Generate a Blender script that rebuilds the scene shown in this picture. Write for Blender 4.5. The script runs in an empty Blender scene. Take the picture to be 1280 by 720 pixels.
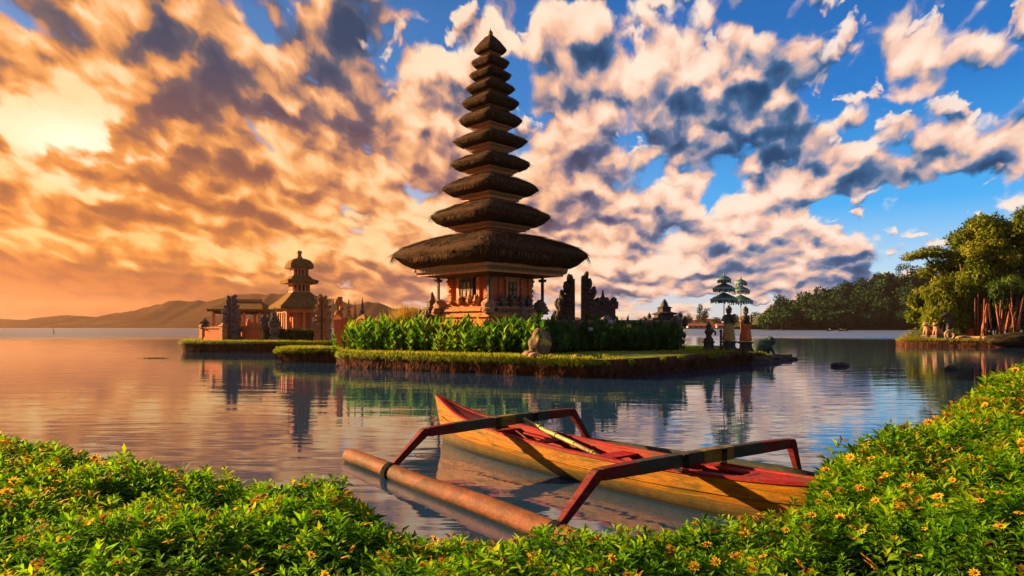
import bpy, bmesh, math, random
import numpy as np
from mathutils import Vector, Matrix, noise as mnoise

R = math.radians
SC = bpy.context.scene
COL = SC.collection

# ------------------------------------------------------------------ camera
F = 1280 * 24 / 36.0          # focal length in pixels of the 1280 px wide photograph
EYE, HOR = 2.2, 408.0         # eye height above the lake, row of the horizon
cd = bpy.data.cameras.new('camera')
cam = bpy.data.objects.new('camera', cd)
COL.objects.link(cam)
cam.location = (0, 0, EYE)
cam.rotation_euler = (R(90), 0, 0)
cd.lens, cd.sensor_width, cd.sensor_fit = 24, 36, 'HORIZONTAL'
cd.shift_y = (HOR - 360) / 1280
cd.clip_start, cd.clip_end = 0.05, 9000
SC.camera = cam

def P(px, py, d):
    return Vector(((px - 640) / F * d, d, EYE + (HOR - py) / F * d))
def X(px, d): return (px - 640) / F * d
def Z(py, d): return EYE + (HOR - py) / F * d

# ------------------------------------------------------------------ exposure
EXPO = 2.0
SC.view_settings.view_transform = 'Standard'
SC.view_settings.look = 'None'
SC.view_settings.exposure = EXPO
SC.view_settings.gamma = 1
SC.view_settings.use_curve_mapping = False
SC.cycles.max_bounces = 6
SC.cycles.diffuse_bounces = 2
SC.cycles.glossy_bounces = 3
SC.cycles.transmission_bounces = 3
SC.cycles.volume_bounces = 0
SC.cycles.transparent_max_bounces = 6
SC.cycles.use_denoising = True
SC.cycles.caustics_reflective = False
SC.cycles.caustics_refractive = False

# ------------------------------------------------------------------ sun
SUN_AZ, SUN_EL = -72.0, 17.0      # degrees from the view direction (minus = left), and above the horizon
sd = bpy.data.lights.new('sun', 'SUN')
sun = bpy.data.objects.new('sun', sd)
COL.objects.link(sun)
sd.energy, sd.angle, sd.color = 5.0, R(0.6), (1.0, 0.60, 0.28)
_s = Vector((math.sin(R(SUN_AZ)) * math.cos(R(SUN_EL)), math.cos(R(SUN_AZ)) * math.cos(R(SUN_EL)), math.sin(R(SUN_EL))))
sun.rotation_euler = (-_s).to_track_quat('-Z', 'Y').to_euler()
sun.location = _s * 60

# ------------------------------------------------------------------ node helpers
class NT:
    def __init__(self, tree):
        self.t = tree
    def new(self, kind, **kw):
        n = self.t.nodes.new(kind)
        for k, v in kw.items(): setattr(n, k, v)
        return n
    def put(self, sock, v):
        if isinstance(v, bpy.types.NodeSocket): self.t.links.new(v, sock)
        elif isinstance(v, (tuple, list)) and len(v) == 3 and sock.type == 'RGBA': sock.default_value = (*v, 1)
        else: sock.default_value = v
    def m(self, op, a, b=0.0, c=None, clamp=False):
        n = self.new('ShaderNodeMath', operation=op, use_clamp=clamp)
        self.put(n.inputs[0], a); self.put(n.inputs[1], b)
        if c is not None: self.put(n.inputs[2], c)
        return n.outputs[0]
    def v(self, op, a, b=(0, 0, 0), s=None):
        n = self.new('ShaderNodeVectorMath', operation=op)
        self.put(n.inputs[0], a)
        if s is None: self.put(n.inputs[1], b)
        else: self.put(n.inputs['Scale'], s)
        return n.outputs['Value'] if op in ('LENGTH', 'DOT_PRODUCT', 'DISTANCE') else n.outputs[0]
    def xyz(self, x, y, z=0.0):
        n = self.new('ShaderNodeCombineXYZ')
        for i, q in enumerate((x, y, z)): self.put(n.inputs[i], q)
        return n.outputs[0]
    def sep(self, v):
        n = self.new('ShaderNodeSeparateXYZ'); self.put(n.inputs[0], v)
        return n.outputs[0], n.outputs[1], n.outputs[2]
    def noise(self, vec, scale, detail=4, rough=0.5, dist=0.0, lac=2.0, color=False, dim='3D'):
        n = self.new('ShaderNodeTexNoise', noise_dimensions=dim)
        self.put(n.inputs['Vector'], vec); self.put(n.inputs['Scale'], scale)
        n.inputs['Detail'].default_value = detail; n.inputs['Roughness'].default_value = rough
        n.inputs['Distortion'].default_value = dist; n.inputs['Lacunarity'].default_value = lac
        return n.outputs['Color'] if color else n.outputs['Fac']
    def mix(self, f, a, b, mode='MIX'):
        n = self.new('ShaderNodeMix', data_type='RGBA', blend_type=mode)
        self.put(n.inputs[0], f); self.put(n.inputs[6], a); self.put(n.inputs[7], b)
        return n.outputs[2]
    def ss(self, x, a, b, lo=0.0, hi=1.0):
        n = self.new('ShaderNodeMapRange', interpolation_type='SMOOTHSTEP')
        for i, q in enumerate((x, a, b, lo, hi)): self.put(n.inputs[i], q)
        return n.outputs[0]
    def lin(self, x, a, b, lo=0.0, hi=1.0):
        n = self.new('ShaderNodeMapRange')
        for i, q in enumerate((x, a, b, lo, hi)): self.put(n.inputs[i], q)
        return n.outputs[0]
    def ramp(self, f, stops):
        n = self.new('ShaderNodeValToRGB'); cr = n.color_ramp
        while len(cr.elements) < len(stops): cr.elements.new(0.5)
        for e, (p, c) in zip(cr.elements, stops): e.position = p; e.color = (*c, 1)
        self.put(n.inputs[0], f)
        return n.outputs[0]

# ------------------------------------------------------------------ sky
world = bpy.data.worlds.new('World')
SC.world = world
world.use_nodes = True
world.cycles.sampling_method = 'MANUAL'
world.cycles.sample_map_resolution = 512
world.node_tree.nodes.clear()
g = NT(world.node_tree)
STR = 0.1
K = 1.0 / (STR * 2 ** EXPO)       # picture-linear values -> colours of the background
tc = g.new('ShaderNodeTexCoord').outputs['Generated']
sx, sy, sz = g.sep(tc)
sky = g.new('ShaderNodeTexSky', sky_type='NISHITA')
sky.sun_disc = False
sky.sun_elevation = R(SUN_EL)
sky.sun_rotation = R(SUN_AZ)
sky.air_density, sky.dust_density, sky.ozone_density = 1.0, 0.4, 3.0
az = g.m('ARCTAN2', sx, sy)
el = g.m('ARCSINE', sz)
ae = g.xyz(az, el, 0)
def blob(px, py, wx, wy, rot=0.0):
    a = math.atan((px - 640) / F); e = math.atan((HOR - py) / F * math.cos(a))
    v = g.v('SUBTRACT', ae, (a, e, 0))
    if rot:
        n = g.new('ShaderNodeVectorRotate', rotation_type='Z_AXIS'); g.put(n.inputs['Vector'], v); n.inputs['Angle'].default_value = R(-rot); v = n.outputs[0]
    v = g.v('MULTIPLY', v, (F / wx, F / wy, 0))
    l = g.v('DOT_PRODUCT', v, v)
    return g.m('POWER', math.e, g.m('MULTIPLY', l, -1.0))
def blobs(lst):
    s = None
    for w, *b in lst:
        q = g.m('MULTIPLY', blob(*b), w)
        s = q if s is None else g.m('ADD', s, q)
    return s
leftness = g.ss(az, R(22), R(-34))           # 1 on the sunset side
low = g.ss(el, R(26), R(2))                  # 1 at the horizon
# clear sky
blue = g.mix(1.0, sky.outputs[0], (0.34, 0.62, 1.0), 'MULTIPLY')
clear_r = g.ramp(el, [(0.0, (0.80, 0.76, 0.74)), (0.07, (0.52, 0.76, 0.90)), (0.16, (0.05, 0.43, 0.88)), (0.30, (0.004, 0.185, 0.57)), (0.50, (0.003, 0.09, 0.32))])
clear_l = g.ramp(el, [(0.0, (0.62, 0.20, 0.05)), (0.06, (0.80, 0.28, 0.06)), (0.11, (1.0, 0.52, 0.15)), (0.20, (0.62, 0.50, 0.40)), (0.30, (0.08, 0.26, 0.50)), (0.52, (0.012, 0.10, 0.27))])
clear = g.mix(leftness, clear_r, clear_l)
clear = g.v('SCALE', clear, s=K)
clear = g.mix(0.10, clear, blue)
# clouds: broken cumulus, smaller and flatter towards the horizon
elp = g.m('MAXIMUM', el, 0.0)
q0 = g.xyz(g.m('DIVIDE', az, g.m('MULTIPLY_ADD', elp, 0.45, 0.42)), g.m('MULTIPLY', g.m('LOGARITHM', g.m('ADD', elp, 0.13), math.e), 0.50), 3.7)
warp = g.noise(q0, 3.0, 3, 0.5, color=True)
q = g.v('ADD', q0, g.v('SCALE', g.v('SUBTRACT', warp, (0.5, 0.5, 0.5)), s=0.07))
warp2 = g.noise(q0, 16.0, 3, 0.55, color=True)
q = g.v('ADD', q, g.v('SCALE', g.v('SUBTRACT', warp2, (0.5, 0.5, 0.5)), s=0.045))
tilt = g.new('ShaderNodeVectorRotate', rotation_type='Z_AXIS'); g.put(tilt.inputs['Vector'], q); tilt.inputs['Angle'].default_value = R(8)
q = g.v('MULTIPLY', tilt.outputs[0], (1.0, 1.9, 1))
q = g.v('ADD', q, (11.3, 2.1, 0))
sdir = (-0.020, 0.040, 0.0)
def puff(v, scale):
    n = g.new('ShaderNodeTexVoronoi', feature='F1', voronoi_dimensions='2D')
    g.put(n.inputs['Vector'], v); n.inputs['Scale'].default_value = scale
    return g.m('SUBTRACT', 0.92, n.outputs['Distance'])
def dens(v, detail, second=True):
    a = g.m('MULTIPLY', g.noise(v, 4.5, detail, 0.53, dim='2D'), 0.70)
    a = g.m('ADD', a, g.m('MULTIPLY', puff(v, 7.2), 0.20))
    return g.m('ADD', a, g.m('MULTIPLY', puff(v, 16.0), 0.10)) if second else a
n0 = g.noise(q, 2.3, 2, 0.5, dim='2D')
n1 = g.m('ADD', g.m('MULTIPLY', dens(q, 8), 0.84), g.m('MULTIPLY', n0, 0.16))
r1 = dens(q, 2.6)
r2 = dens(g.v('ADD', q, sdir), 2.6)
n3 = g.noise(q, 13.0, 3, 0.5, dim='2D')
n4 = g.noise(g.v('ADD', q, (5, 7, 1)), 3.0, 3, 0.5, dim='2D')
nb = g.noise(g.v('ADD', q, (21, 3, 5)), 9.5, 5, 0.5, dim='2D')
nb2 = g.noise(g.v('ADD', g.v('ADD', q, (21, 3, 5)), g.v('SCALE', sdir, s=0.6)), 9.5, 2, 0.5, dim='2D')
cover = blobs([
    (0.26, 340, 110, 250, 95, -6), (0.28, 110, 90, 170, 90), (0.22, 620, 15, 75, 45), (0.26, 775, 65, 95, 60), (0.16, 710, 122, 34, 26),
    (0.16, 930, 95, 110, 60, -10), (0.18, 850, 190, 150, 55), (0.12, 1000, 210, 90, 35, -8), (0.22, 700, 280, 220, 70), (0.26, 250, 260, 330, 80),
    (0.26, 200, 350, 400, 60), (0.24, 800, 360, 200, 55), (0.24, 1235, 165, 70, 55, 12), (0.16, 1115, 60, 60, 24, 10), (0.14, 1080, 152, 34, 14), (0.12, 1010, 170, 40, 14, 14),
    (0.20, 1040, 225, 110, 30), (0.18, 890, 285, 130, 35, -6), (0.06, 1100, 235, 120, 60), (0.10, 1000, 60, 160, 60), (0.16, 960, 330, 160, 40), (0.18, 600, 230, 200, 90), (0.2, 20, 120, 120, 80), (0.12, 400, 30, 200, 40), (0.16, 1050, 345, 120, 14, -8), (0.15, 1255, 70, 36, 16, 8),
    (-0.22, 560, 45, 40, 40), (-0.18, 640, 105, 28, 40), (-0.14, 40, 32, 60, 18), (0.22, 60, 190, 140, 60), (0.14, 480, 170, 120, 50), (-0.20, 1180, 290, 120, 36), (-0.14, 1180, 110, 60, 50), (-0.16, 1190, 20, 110, 34), (-0.12, 1040, 120, 40, 26), (-0.10, 70, 270, 40, 20)])
cov = g.m('ADD', n1, g.m('MULTIPLY', cover, 0.50))
mask = g.ss(cov, 0.525, 0.60)
thick = g.ss(cov, 0.56, 0.82)
relief = g.m('MULTIPLY', g.m('SUBTRACT', r1, r2), 3.7)
glow = blobs([(0.85, 130, 190, 80, 46), (0.45, 30, 170, 90, 40), (0.45, 780, 75, 80, 48), (0.4, 620, 15, 60, 38), (0.3, 710, 122, 34, 26), (0.35, 840, 265, 60, 30), (0.25, 900, 300, 160, 40),
    (0.30, 120, 298, 280, 18), (0.32, 400, 315, 220, 22, 4), (0.3, 620, 330, 160, 30), (0.2, 470, 260, 100, 40), (0.12, 250, 270, 260, 40), (0.35, 60, 100, 70, 40), (0.35, 1235, 165, 80, 60, 12), (0.3, 1080, 152, 40, 18), (0.35, 780, 340, 220, 34), (0.25, 560, 270, 120, 50), (0.3, 470, 180, 120, 40), (0.3, 260, 30, 80, 26)])
shade = blobs([(0.62, 370, 75, 170, 62, -8), (0.35, 100, 50, 90, 30, -14), (0.50, 960, 90, 115, 58, -10), (0.34, 840, 190, 130, 42), (0.5, 1000, 210, 90, 28, -8), (0.35, 340, 175, 120, 32), (0.3, 330, 250, 130, 36),
    (0.3, 560, 225, 120, 34), (0.35, 650, 265, 130, 24), (0.3, 930, 312, 60, 12), (0.45, 40, 245, 110, 22), (0.35, 200, 235, 120, 26), (0.3, 130, 285, 160, 14), (0.3, 250, 335, 160, 9), (0.75, 40, 362, 300, 36), (0.3, 330, 372, 200, 20), (0.2, 860, 140, 90, 40), (0.3, 1240, 205, 60, 16)])
big = g.m('MULTIPLY', g.m('SUBTRACT', glow, shade), 0.56)
detail = g.m('ADD', g.m('MULTIPLY', g.m('SUBTRACT', n3, 0.5), 1.0), g.m('MULTIPLY', g.m('SUBTRACT', n4, 0.5), 1.1))
lit = g.m('ADD', g.m('ADD', g.m('ADD', relief, 0.65), detail), big)
lit = g.m('SUBTRACT', lit, g.m('MULTIPLY', thick, 0.25))
lit = g.m('ADD', g.m('MULTIPLY', g.ss(lit, -0.26, 1.16), 0.98), g.m('MULTIPLY', g.m('SUBTRACT', n3, 0.5), 0.22), clamp=True)
def tint(l):
    cr = g.ramp(l, [(0.0, (0.008, 0.062, 0.165)), (0.28, (0.045, 0.15, 0.32)), (0.5, (0.36, 0.34, 0.43)), (0.72, (0.92, 0.56, 0.42)), (1.0, (1.06, 0.86, 0.70))])
    cl = g.ramp(l, [(0.0, (0.030, 0.062, 0.12)), (0.25, (0.12, 0.11, 0.135)), (0.5, (0.62, 0.25, 0.085)), (0.75, (0.98, 0.43, 0.14)), (1.0, (1.06, 0.76, 0.44))])
    cl2 = g.ramp(l, [(0.0, (0.36, 0.115, 0.045)), (0.3, (0.58, 0.185, 0.045)), (0.62, (0.90, 0.32, 0.06)), (1.0, (1.06, 0.66, 0.24))])
    return g.mix(g.m('MULTIPLY', leftness, g.ss(el, R(22), R(7))), g.mix(leftness, cr, cl), cl2)
hot = g.m('MULTIPLY', g.m('ADD', g.m('MULTIPLY', blob(125, 192, 62, 36), 0.85), g.m('MULTIPLY', blob(40, 165, 60, 30), 0.4)), g.ss(lit, 0.62, 1.0), clamp=True)
cloud = g.v('SCALE', g.mix(hot, tint(lit), (1.25, 1.08, 0.80)), s=K)
# small cloudlets in the gaps
mask2 = g.ss(g.m('ADD', nb, g.m('MULTIPLY', n0, 0.25)), 0.69, 0.76)
lit2 = g.m('ADD', g.m('MULTIPLY', g.m('SUBTRACT', nb, nb2), 4.0), 0.66, clamp=True)
clear = g.mix(g.m('MULTIPLY', mask2, 0.9), clear, g.v('SCALE', tint(lit2), s=K))
col = g.mix(mask, clear, cloud)
# low bank of mist on the sunset side, its top edge falling to the right
edge_el = g.m('ADD', g.m('MULTIPLY_ADD', az, -0.107, 0.0116), g.m('MULTIPLY', g.m('SUBTRACT', n4, 0.5), 0.05))
bank = g.m('MULTIPLY', g.ss(g.m('SUBTRACT', edge_el, el), -0.010, 0.016), g.ss(az, -0.02, -0.30))
bank_col = g.mix(g.ss(g.m('ADD', n3, g.m('MULTIPLY', n4, 0.6)), 0.6, 1.0), (0.34, 0.085, 0.035), (0.56, 0.155, 0.04))
col = g.mix(g.m('MULTIPLY', bank, 0.95), col, g.v('SCALE', bank_col, s=K))
# below the horizon
col = g.mix(g.ss(el, R(-0.5), R(-8)), col, (0.12, 0.14, 0.18))
bg = g.new('ShaderNodeBackground')
g.put(bg.inputs['Color'], col); bg.inputs['Strength'].default_value = STR
out = g.new('ShaderNodeOutputWorld')
world.node_tree.links.new(bg.outputs[0], out.inputs[0])

# ================================================================== helpers
rnd = random.Random(7)
rng = np.random.default_rng(11)

class MB:
    """collects shapes and links them as one mesh object"""
    def __init__(self): self.v, self.f, self.mi, self.sm = [], [], [], []
    def add(self, vs, fs, m=0, smooth=False):
        o = len(self.v)
        self.v += [tuple(p) for p in vs]
        for f in fs:
            self.f.append([i + o for i in f]); self.mi.append(m); self.sm.append(smooth)
    def box(self, c, s, rz=0.0, m=0, top=1.0, lean=(0, 0)):
        x, y, z = c; a, b, h = s[0] / 2, s[1] / 2, s[2] / 2
        cs, sn = math.cos(rz), math.sin(rz); vs = []
        for k, (sz, t) in enumerate(((-h, 1.0), (h, top))):
            for px, py in ((-a, -b), (a, -b), (a, b), (-a, b)):
                px, py = px * t + lean[0] * k, py * t + lean[1] * k
                vs.append((x + px * cs - py * sn, y + px * sn + py * cs, z + sz))
        self.add(vs, [(3, 2, 1, 0), (4, 5, 6, 7), (0, 1, 5, 4), (1, 2, 6, 5), (2, 3, 7, 6), (3, 0, 4, 7)], m)
    def rings(self, rings, m=0, smooth=False, cap0=True, cap1=True):
        n = len(rings[0]); vs = [p for r in rings for p in r]; fs = []
        for k in range(len(rings) - 1):
            for i in range(n):
                j = (i + 1) % n
                fs.append((k * n + i, k * n + j, (k + 1) * n + j, (k + 1) * n + i))
        self.add(vs, fs, m, smooth)
        o = len(self.v) - len(vs)
        if cap0: self.f.append([o + i for i in reversed(range(n))]); self.mi.append(m); self.sm.append(False)
        if cap1: self.f.append([o + (len(rings) - 1) * n + i for i in range(n)]); self.mi.append(m); self.sm.append(False)
    def square(self, c, prof, rz=0.0, m=0, sub=1, jit=0.0, smooth=False, aspect=1.0):
        """rings of squares (half side, z)"""
        rs = []
        cs, sn = math.cos(rz), math.sin(rz)
        for h, z in prof:
            ring = []
            for k in range(4):
                a0 = ((-1, -1), (1, -1), (1, 1), (-1, 1))[k]; a1 = ((1, -1), (1, 1), (-1, 1), (-1, -1))[k]
                for i in range(sub):
                    t = i / sub
                    x, y = (a0[0] * (1 - t) + a1[0] * t) * h, (a0[1] * (1 - t) + a1[1] * t) * h * aspect
                    if jit:
                        q = 1 + rnd.uniform(-jit, jit); x *= q; y *= q
                    ring.append((c[0] + x * cs - y * sn, c[1] + x * sn + y * cs, c[2] + z + (rnd.uniform(-jit, jit) * h * 0.4 if jit else 0)))
            rs.append(ring)
        self.rings(rs, m, smooth)
    def lathe(self, c, prof, n=12, m=0, smooth=True, sx=1.0, sy=1.0, jit=0.0, rz=0.0):
        rs = []
        for r, z in prof:
            ring = []
            for i in range(n):
                a = 2 * math.pi * i / n + rz
                q = r * (1 + (rnd.uniform(-jit, jit) if jit else 0))
                ring.append((c[0] + math.cos(a) * q * sx, c[1] + math.sin(a) * q * sy, c[2] + z))
            rs.append(ring)
        self.rings(rs, m, smooth)
    def tube(self, pts, rad, n=8, m=0, smooth=True, flat=1.0):
        pts = [Vector(p) for p in pts]
        if not isinstance(rad, (list, tuple)): rad = [rad] * len(pts)
        rs = []
        for i, p in enumerate(pts):
            d = (pts[min(i + 1, len(pts) - 1)] - pts[max(i - 1, 0)]).normalized()
            u = d.cross(Vector((0, 0, 1)))
            u = u.normalized() if u.length > 1e-3 else Vector((1, 0, 0))
            w = u.cross(d).normalized()
            rs.append([p + (u * math.cos(2 * math.pi * k / n) + w * math.sin(2 * math.pi * k / n) * flat) * rad[i] for k in range(n)])
        self.rings(rs, m, smooth)
    def bar(self, pts, wid, hei, m=0):
        """rectangular bar along points; width sideways, height upward"""
        pts = [Vector(p) for p in pts]; rs = []
        wid = wid if isinstance(wid, (list, tuple)) else [wid] * len(pts)
        hei = hei if isinstance(hei, (list, tuple)) else [hei] * len(pts)
        for i, p in enumerate(pts):
            d = (pts[min(i + 1, len(pts) - 1)] - pts[max(i - 1, 0)]).normalized()
            u = d.cross(Vector((0, 0, 1))).normalized(); w = u.cross(d).normalized()
            rs.append([p + u * a * wid[i] / 2 + w * b * hei[i] / 2 for a, b in ((-1, -1), (1, -1), (1, 1), (-1, 1))])
        self.rings(rs, m)
    def blob(self, c, r, seed=0, rough=0.25, sub=3, m=0, freq=1.6):
        bm = bmesh.new(); bmesh.ops.create_icosphere(bm, subdivisions=sub, radius=1)
        vs = []
        for v in bm.verts:
            k = 1 + rough * mnoise.fractal(v.co * freq + Vector((seed * 7.3, seed * 3.1, seed)), 1.0, 2.0, 4)
            vs.append((c[0] + v.co.x * r[0] * k, c[1] + v.co.y * r[1] * k, c[2] + v.co.z * r[2] * k))
        fs = [[v.index for v in f.verts] for f in bm.faces]
        bm.free(); self.add(vs, fs, m, True)
    def build(self, name, mats, parent=None, bevel=0.0):
        me = bpy.data.meshes.new(name)
        me.from_pydata(self.v, [], self.f)
        for mt in (mats if isinstance(mats, (list, tuple)) else [mats]): me.materials.append(mt)
        me.polygons.foreach_set('material_index', self.mi)
        me.polygons.foreach_set('use_smooth', self.sm)
        bm = bmesh.new(); bm.from_mesh(me); bmesh.ops.recalc_face_normals(bm, faces=bm.faces); bm.to_mesh(me); bm.free()
        o = bpy.data.objects.new(name, me); COL.objects.link(o)
        if parent is not None: o.parent = parent
        if bevel:
            b = o.modifiers.new('bevel', 'BEVEL'); b.width = bevel; b.segments = 2; b.limit_method = 'ANGLE'
        return o

def tag(o, label, cat, group=None, kind=None):
    o['label'] = label; o['category'] = cat
    if group: o['group'] = group
    if kind: o['kind'] = kind
    return o
def struct(o, label=None):
    o['kind'] = 'structure'
    if label: o['label'] = label
    return o
def thing(name, loc, label, cat, rz=0.0, group=None):
    o = bpy.data.objects.new(name, None); COL.objects.link(o)
    o.empty_display_size = 0.2
    o.location = loc; o.rotation_euler = (0, 0, rz)
    return tag(o, label, cat, group)
def copy_tree(o, parent=None):
    c = o.copy(); COL.objects.link(c)
    if parent is not None: c.parent = parent
    for ch in list(o.children): copy_tree(ch, c)
    return c

# ------------------------------------------------------------------ materials
def mat(name, c1, c2, scale=4.0, rough=0.85, bump=0.3, stretch=(1, 1, 1), c3=None, spec=0.3, detail=6, lo=0.35, hi=0.65, bscale=None, metal=0.0):
    m = bpy.data.materials.new(name); m.use_nodes = True
    t = NT(m.node_tree); b = m.node_tree.nodes['Principled BSDF']
    co = t.new('ShaderNodeTexCoord').outputs['Object']
    co = t.v('MULTIPLY', co, stretch)
    n = t.noise(co, scale, detail, 0.6)
    col = t.mix(t.ss(n, lo, hi), c1, c2)
    if c3 is not None:
        n2 = t.noise(t.v('ADD', co, (3.1, 7.7, 1.3)), scale * 0.45, 5, 0.65)
        col = t.mix(t.ss(n2, 0.52, 0.66), col, c3)
    t.put(b.inputs['Base Color'], col)
    b.inputs['Roughness'].default_value = rough
    b.inputs['Specular IOR Level'].default_value = spec
    b.inputs['Metallic'].default_value = metal
    if bump:
        bn = t.noise(co, bscale or scale * 2.5, 5, 0.65)
        bp = t.new('ShaderNodeBump'); bp.inputs['Strength'].default_value = bump; bp.inputs['Distance'].default_value = 0.05
        t.put(bp.inputs['Height'], bn); t.put(b.inputs['Normal'], bp.outputs[0])
    return m

def leaf_mat(name, stops, trans=0.35, rough=0.6, tcol=(1.3, 1.25, 0.5)):
    """colour per leaf from the attribute 'tone'"""
    m = bpy.data.materials.new(name); m.use_nodes = True
    t = NT(m.node_tree); b = m.node_tree.nodes['Principled BSDF']; out = m.node_tree.nodes['Material Output']
    at = t.new('ShaderNodeAttribute'); at.attribute_name = 'tone'
    col = t.ramp(at.outputs['Fac'], stops)
    t.put(b.inputs['Base Color'], col); b.inputs['Roughness'].default_value = rough; b.inputs['Specular IOR Level'].default_value = 0.08
    tr = t.new('ShaderNodeBsdfTranslucent'); t.put(tr.inputs['Color'], t.mix(1.0, col, tcol, 'MULTIPLY'))
    mx = t.new('ShaderNodeMixShader'); mx.inputs[0].default_value = trans
    m.node_tree.links.new(b.outputs[0], mx.inputs[1]); m.node_tree.links.new(tr.outputs[0], mx.inputs[2])
    m.node_tree.links.new(mx.outputs[0], out.inputs[0])
    return m

def unit(a): return a / np.maximum(np.linalg.norm(a, axis=1, keepdims=True), 1e-9)
def leaf_mesh(name, base, dirs, ups, length, width, tone, material, parent=None, folded=True, droop=0.18, fold=0.22):
    """many single leaves in one mesh (one plant's foliage)"""
    n = len(base); d = unit(dirs); side = unit(np.cross(d, ups)); up = unit(np.cross(side, d))
    L = length[:, None]; W = width[:, None]
    if folded:
        c = base + d * L * 0.48 + up * L * 0.02
        v = np.stack([base, c + side * W * 0.5 + up * W * fold, c, c - side * W * 0.5 + up * W * fold, base + d * L - up * L * droop], 1)
        tri = np.array([[0, 2, 1], [1, 2, 4], [0, 3, 2], [2, 3, 4]])
        k, fs = 5, 3
    else:
        c = base + d * L * 0.5
        v = np.stack([base, c + side * W * 0.5, base + d * L - up * L * droop, c - side * W * 0.5], 1)
        tri = np.array([[0, 3, 2, 1]]); k, fs = 4, 4
    faces = (np.arange(n)[:, None, None] * k + tri[None]).reshape(-1)
    nf = n * len(tri)
    me = bpy.data.meshes.new(name)
    me.vertices.add(n * k); me.vertices.foreach_set('co', v.reshape(-1).astype(np.float32))
    me.loops.add(len(faces)); me.loops.foreach_set('vertex_index', faces.astype(np.int32))
    me.polygons.add(nf); me.polygons.foreach_set('loop_start', (np.arange(nf) * fs).astype(np.int32))
    me.update(calc_edges=True)
    a = me.attributes.new('tone', 'FLOAT', 'POINT'); a.data.foreach_set('value', np.repeat(tone, k).astype(np.float32))
    me.materials.append(material)
    o = bpy.data.objects.new(name, me); COL.objects.link(o)
    if parent is not None: o.parent = parent
    return o

def rand_unit(n):
    a = rng.normal(size=(n, 3)); return unit(a)

def crown_points(clumps, per, shell=0.55):
    """points and outward normals in a set of ellipsoid clumps [(centre, radii)]"""
    ps, ns, ts = [], [], []
    for c, r in clumps:
        k = max(6, int(per * (r[0] * r[1] + r[0] * r[2] + r[1] * r[2]) / 3))
        u = rand_unit(k); q = rng.uniform(shell, 1.0, (k, 1)) ** 0.6
        q *= 1 + 0.22 * np.sin(u[:, :1] * 5 + c[0]) * np.cos(u[:, 1:2] * 6 + c[2] * 2)
        ps.append(np.array(c) + u * q * np.array(r)); ns.append(u); ts.append(np.full(k, rng.uniform(0, 1)))
    return np.concatenate(ps), np.concatenate(ns), np.concatenate(ts)

def foliage(name, clumps, per, size, material, parent, hang=0.3, shell=0.55, wr=0.5):
    p, nrm, t = crown_points(clumps, per, shell)
    n = len(p)
    d = unit(rand_unit(n) + nrm * 0.5 + np.array([0, 0, -hang]))
    up = unit(nrm + np.array([0, 0, 0.8]) + rand_unit(n) * 0.6)
    L = size * rng.uniform(0.6, 1.4, n)
    tone = np.clip(0.55 * t + 0.45 * rng.uniform(0, 1, n), 0, 1)
    return leaf_mesh(name, p, d, up, L, L * wr, tone, material, parent, folded=False, droop=0.15)

# stone, brick, wood, thatch
M = {}
M['thatch'] = mat('black thatch', (0.009, 0.006, 0.004), (0.085, 0.042, 0.017), 22, 0.95, 1.0, (1, 1, 0.16), None, 0.1, 4, 0.3, 0.7, 34)
def thatch_moss(m):
    t = NT(m.node_tree); b = m.node_tree.nodes['Principled BSDF']; col = b.inputs['Base Color'].links[0].from_socket
    co = t.new('ShaderNodeTexCoord').outputs['Object']
    n = t.noise(co, 1.3, 5, 0.7)
    nz = t.sep(t.new('ShaderNodeNewGeometry').outputs['Normal'])[2]
    f = t.m('MULTIPLY', t.ss(n, 0.54, 0.70), t.ss(nz, 0.5, 0.9))
    t.put(b.inputs['Base Color'], t.mix(f, col, (0.085, 0.075, 0.018)))
thatch_moss(M['thatch'])
M['tile'] = mat('weathered roof tile', (0.11, 0.055, 0.018), (0.24, 0.125, 0.035), 9, 0.95, 0.8, (1, 1, 0.4), (0.10, 0.085, 0.025), 0.04)
M['redwood'] = mat('red painted wood', (0.50, 0.14, 0.04), (0.62, 0.25, 0.07), 7, 0.6, 0.25, (1, 1, 3))
M['goldwood'] = mat('gilded carved wood', (0.33, 0.17, 0.035), (0.13, 0.06, 0.02), 14, 0.55, 0.8, (1, 1, 1), None, 0.5)
M['darkwood'] = mat('dark wood', (0.035, 0.02, 0.012), (0.075, 0.04, 0.02), 9, 0.7, 0.3, (1, 1, 0.4))
M['brick'] = mat('orange red brick', (0.46, 0.085, 0.022), (0.60, 0.17, 0.05), 5, 0.9, 0.5, (1, 1, 4))
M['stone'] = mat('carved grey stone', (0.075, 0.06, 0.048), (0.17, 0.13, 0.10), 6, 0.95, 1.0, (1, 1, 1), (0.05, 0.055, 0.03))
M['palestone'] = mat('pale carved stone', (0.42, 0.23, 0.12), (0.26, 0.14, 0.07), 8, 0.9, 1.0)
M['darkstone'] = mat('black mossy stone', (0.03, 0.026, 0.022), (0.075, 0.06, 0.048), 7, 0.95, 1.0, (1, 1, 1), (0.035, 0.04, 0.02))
M['coping'] = mat('grey stone coping', (0.10, 0.085, 0.075), (0.19, 0.16, 0.13), 5, 0.9, 0.6, (1, 1, 1), (0.07, 0.07, 0.035))
M['wallbrick'] = mat('warm brick wall', (0.50, 0.21, 0.06), (0.34, 0.12, 0.04), 4, 0.9, 0.6, (1, 1, 3), (0.12, 0.08, 0.04))
M['earth'] = mat('root bound earth', (0.022, 0.011, 0.006), (0.12, 0.045, 0.015), 5, 1.0, 1.2, (1, 1, 0.35), (0.03, 0.018, 0.01), 0.1)
M['soil'] = mat('dark soil', (0.02, 0.018, 0.008), (0.045, 0.035, 0.015), 3, 1.0, 0.6, spec=0.05)
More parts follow.
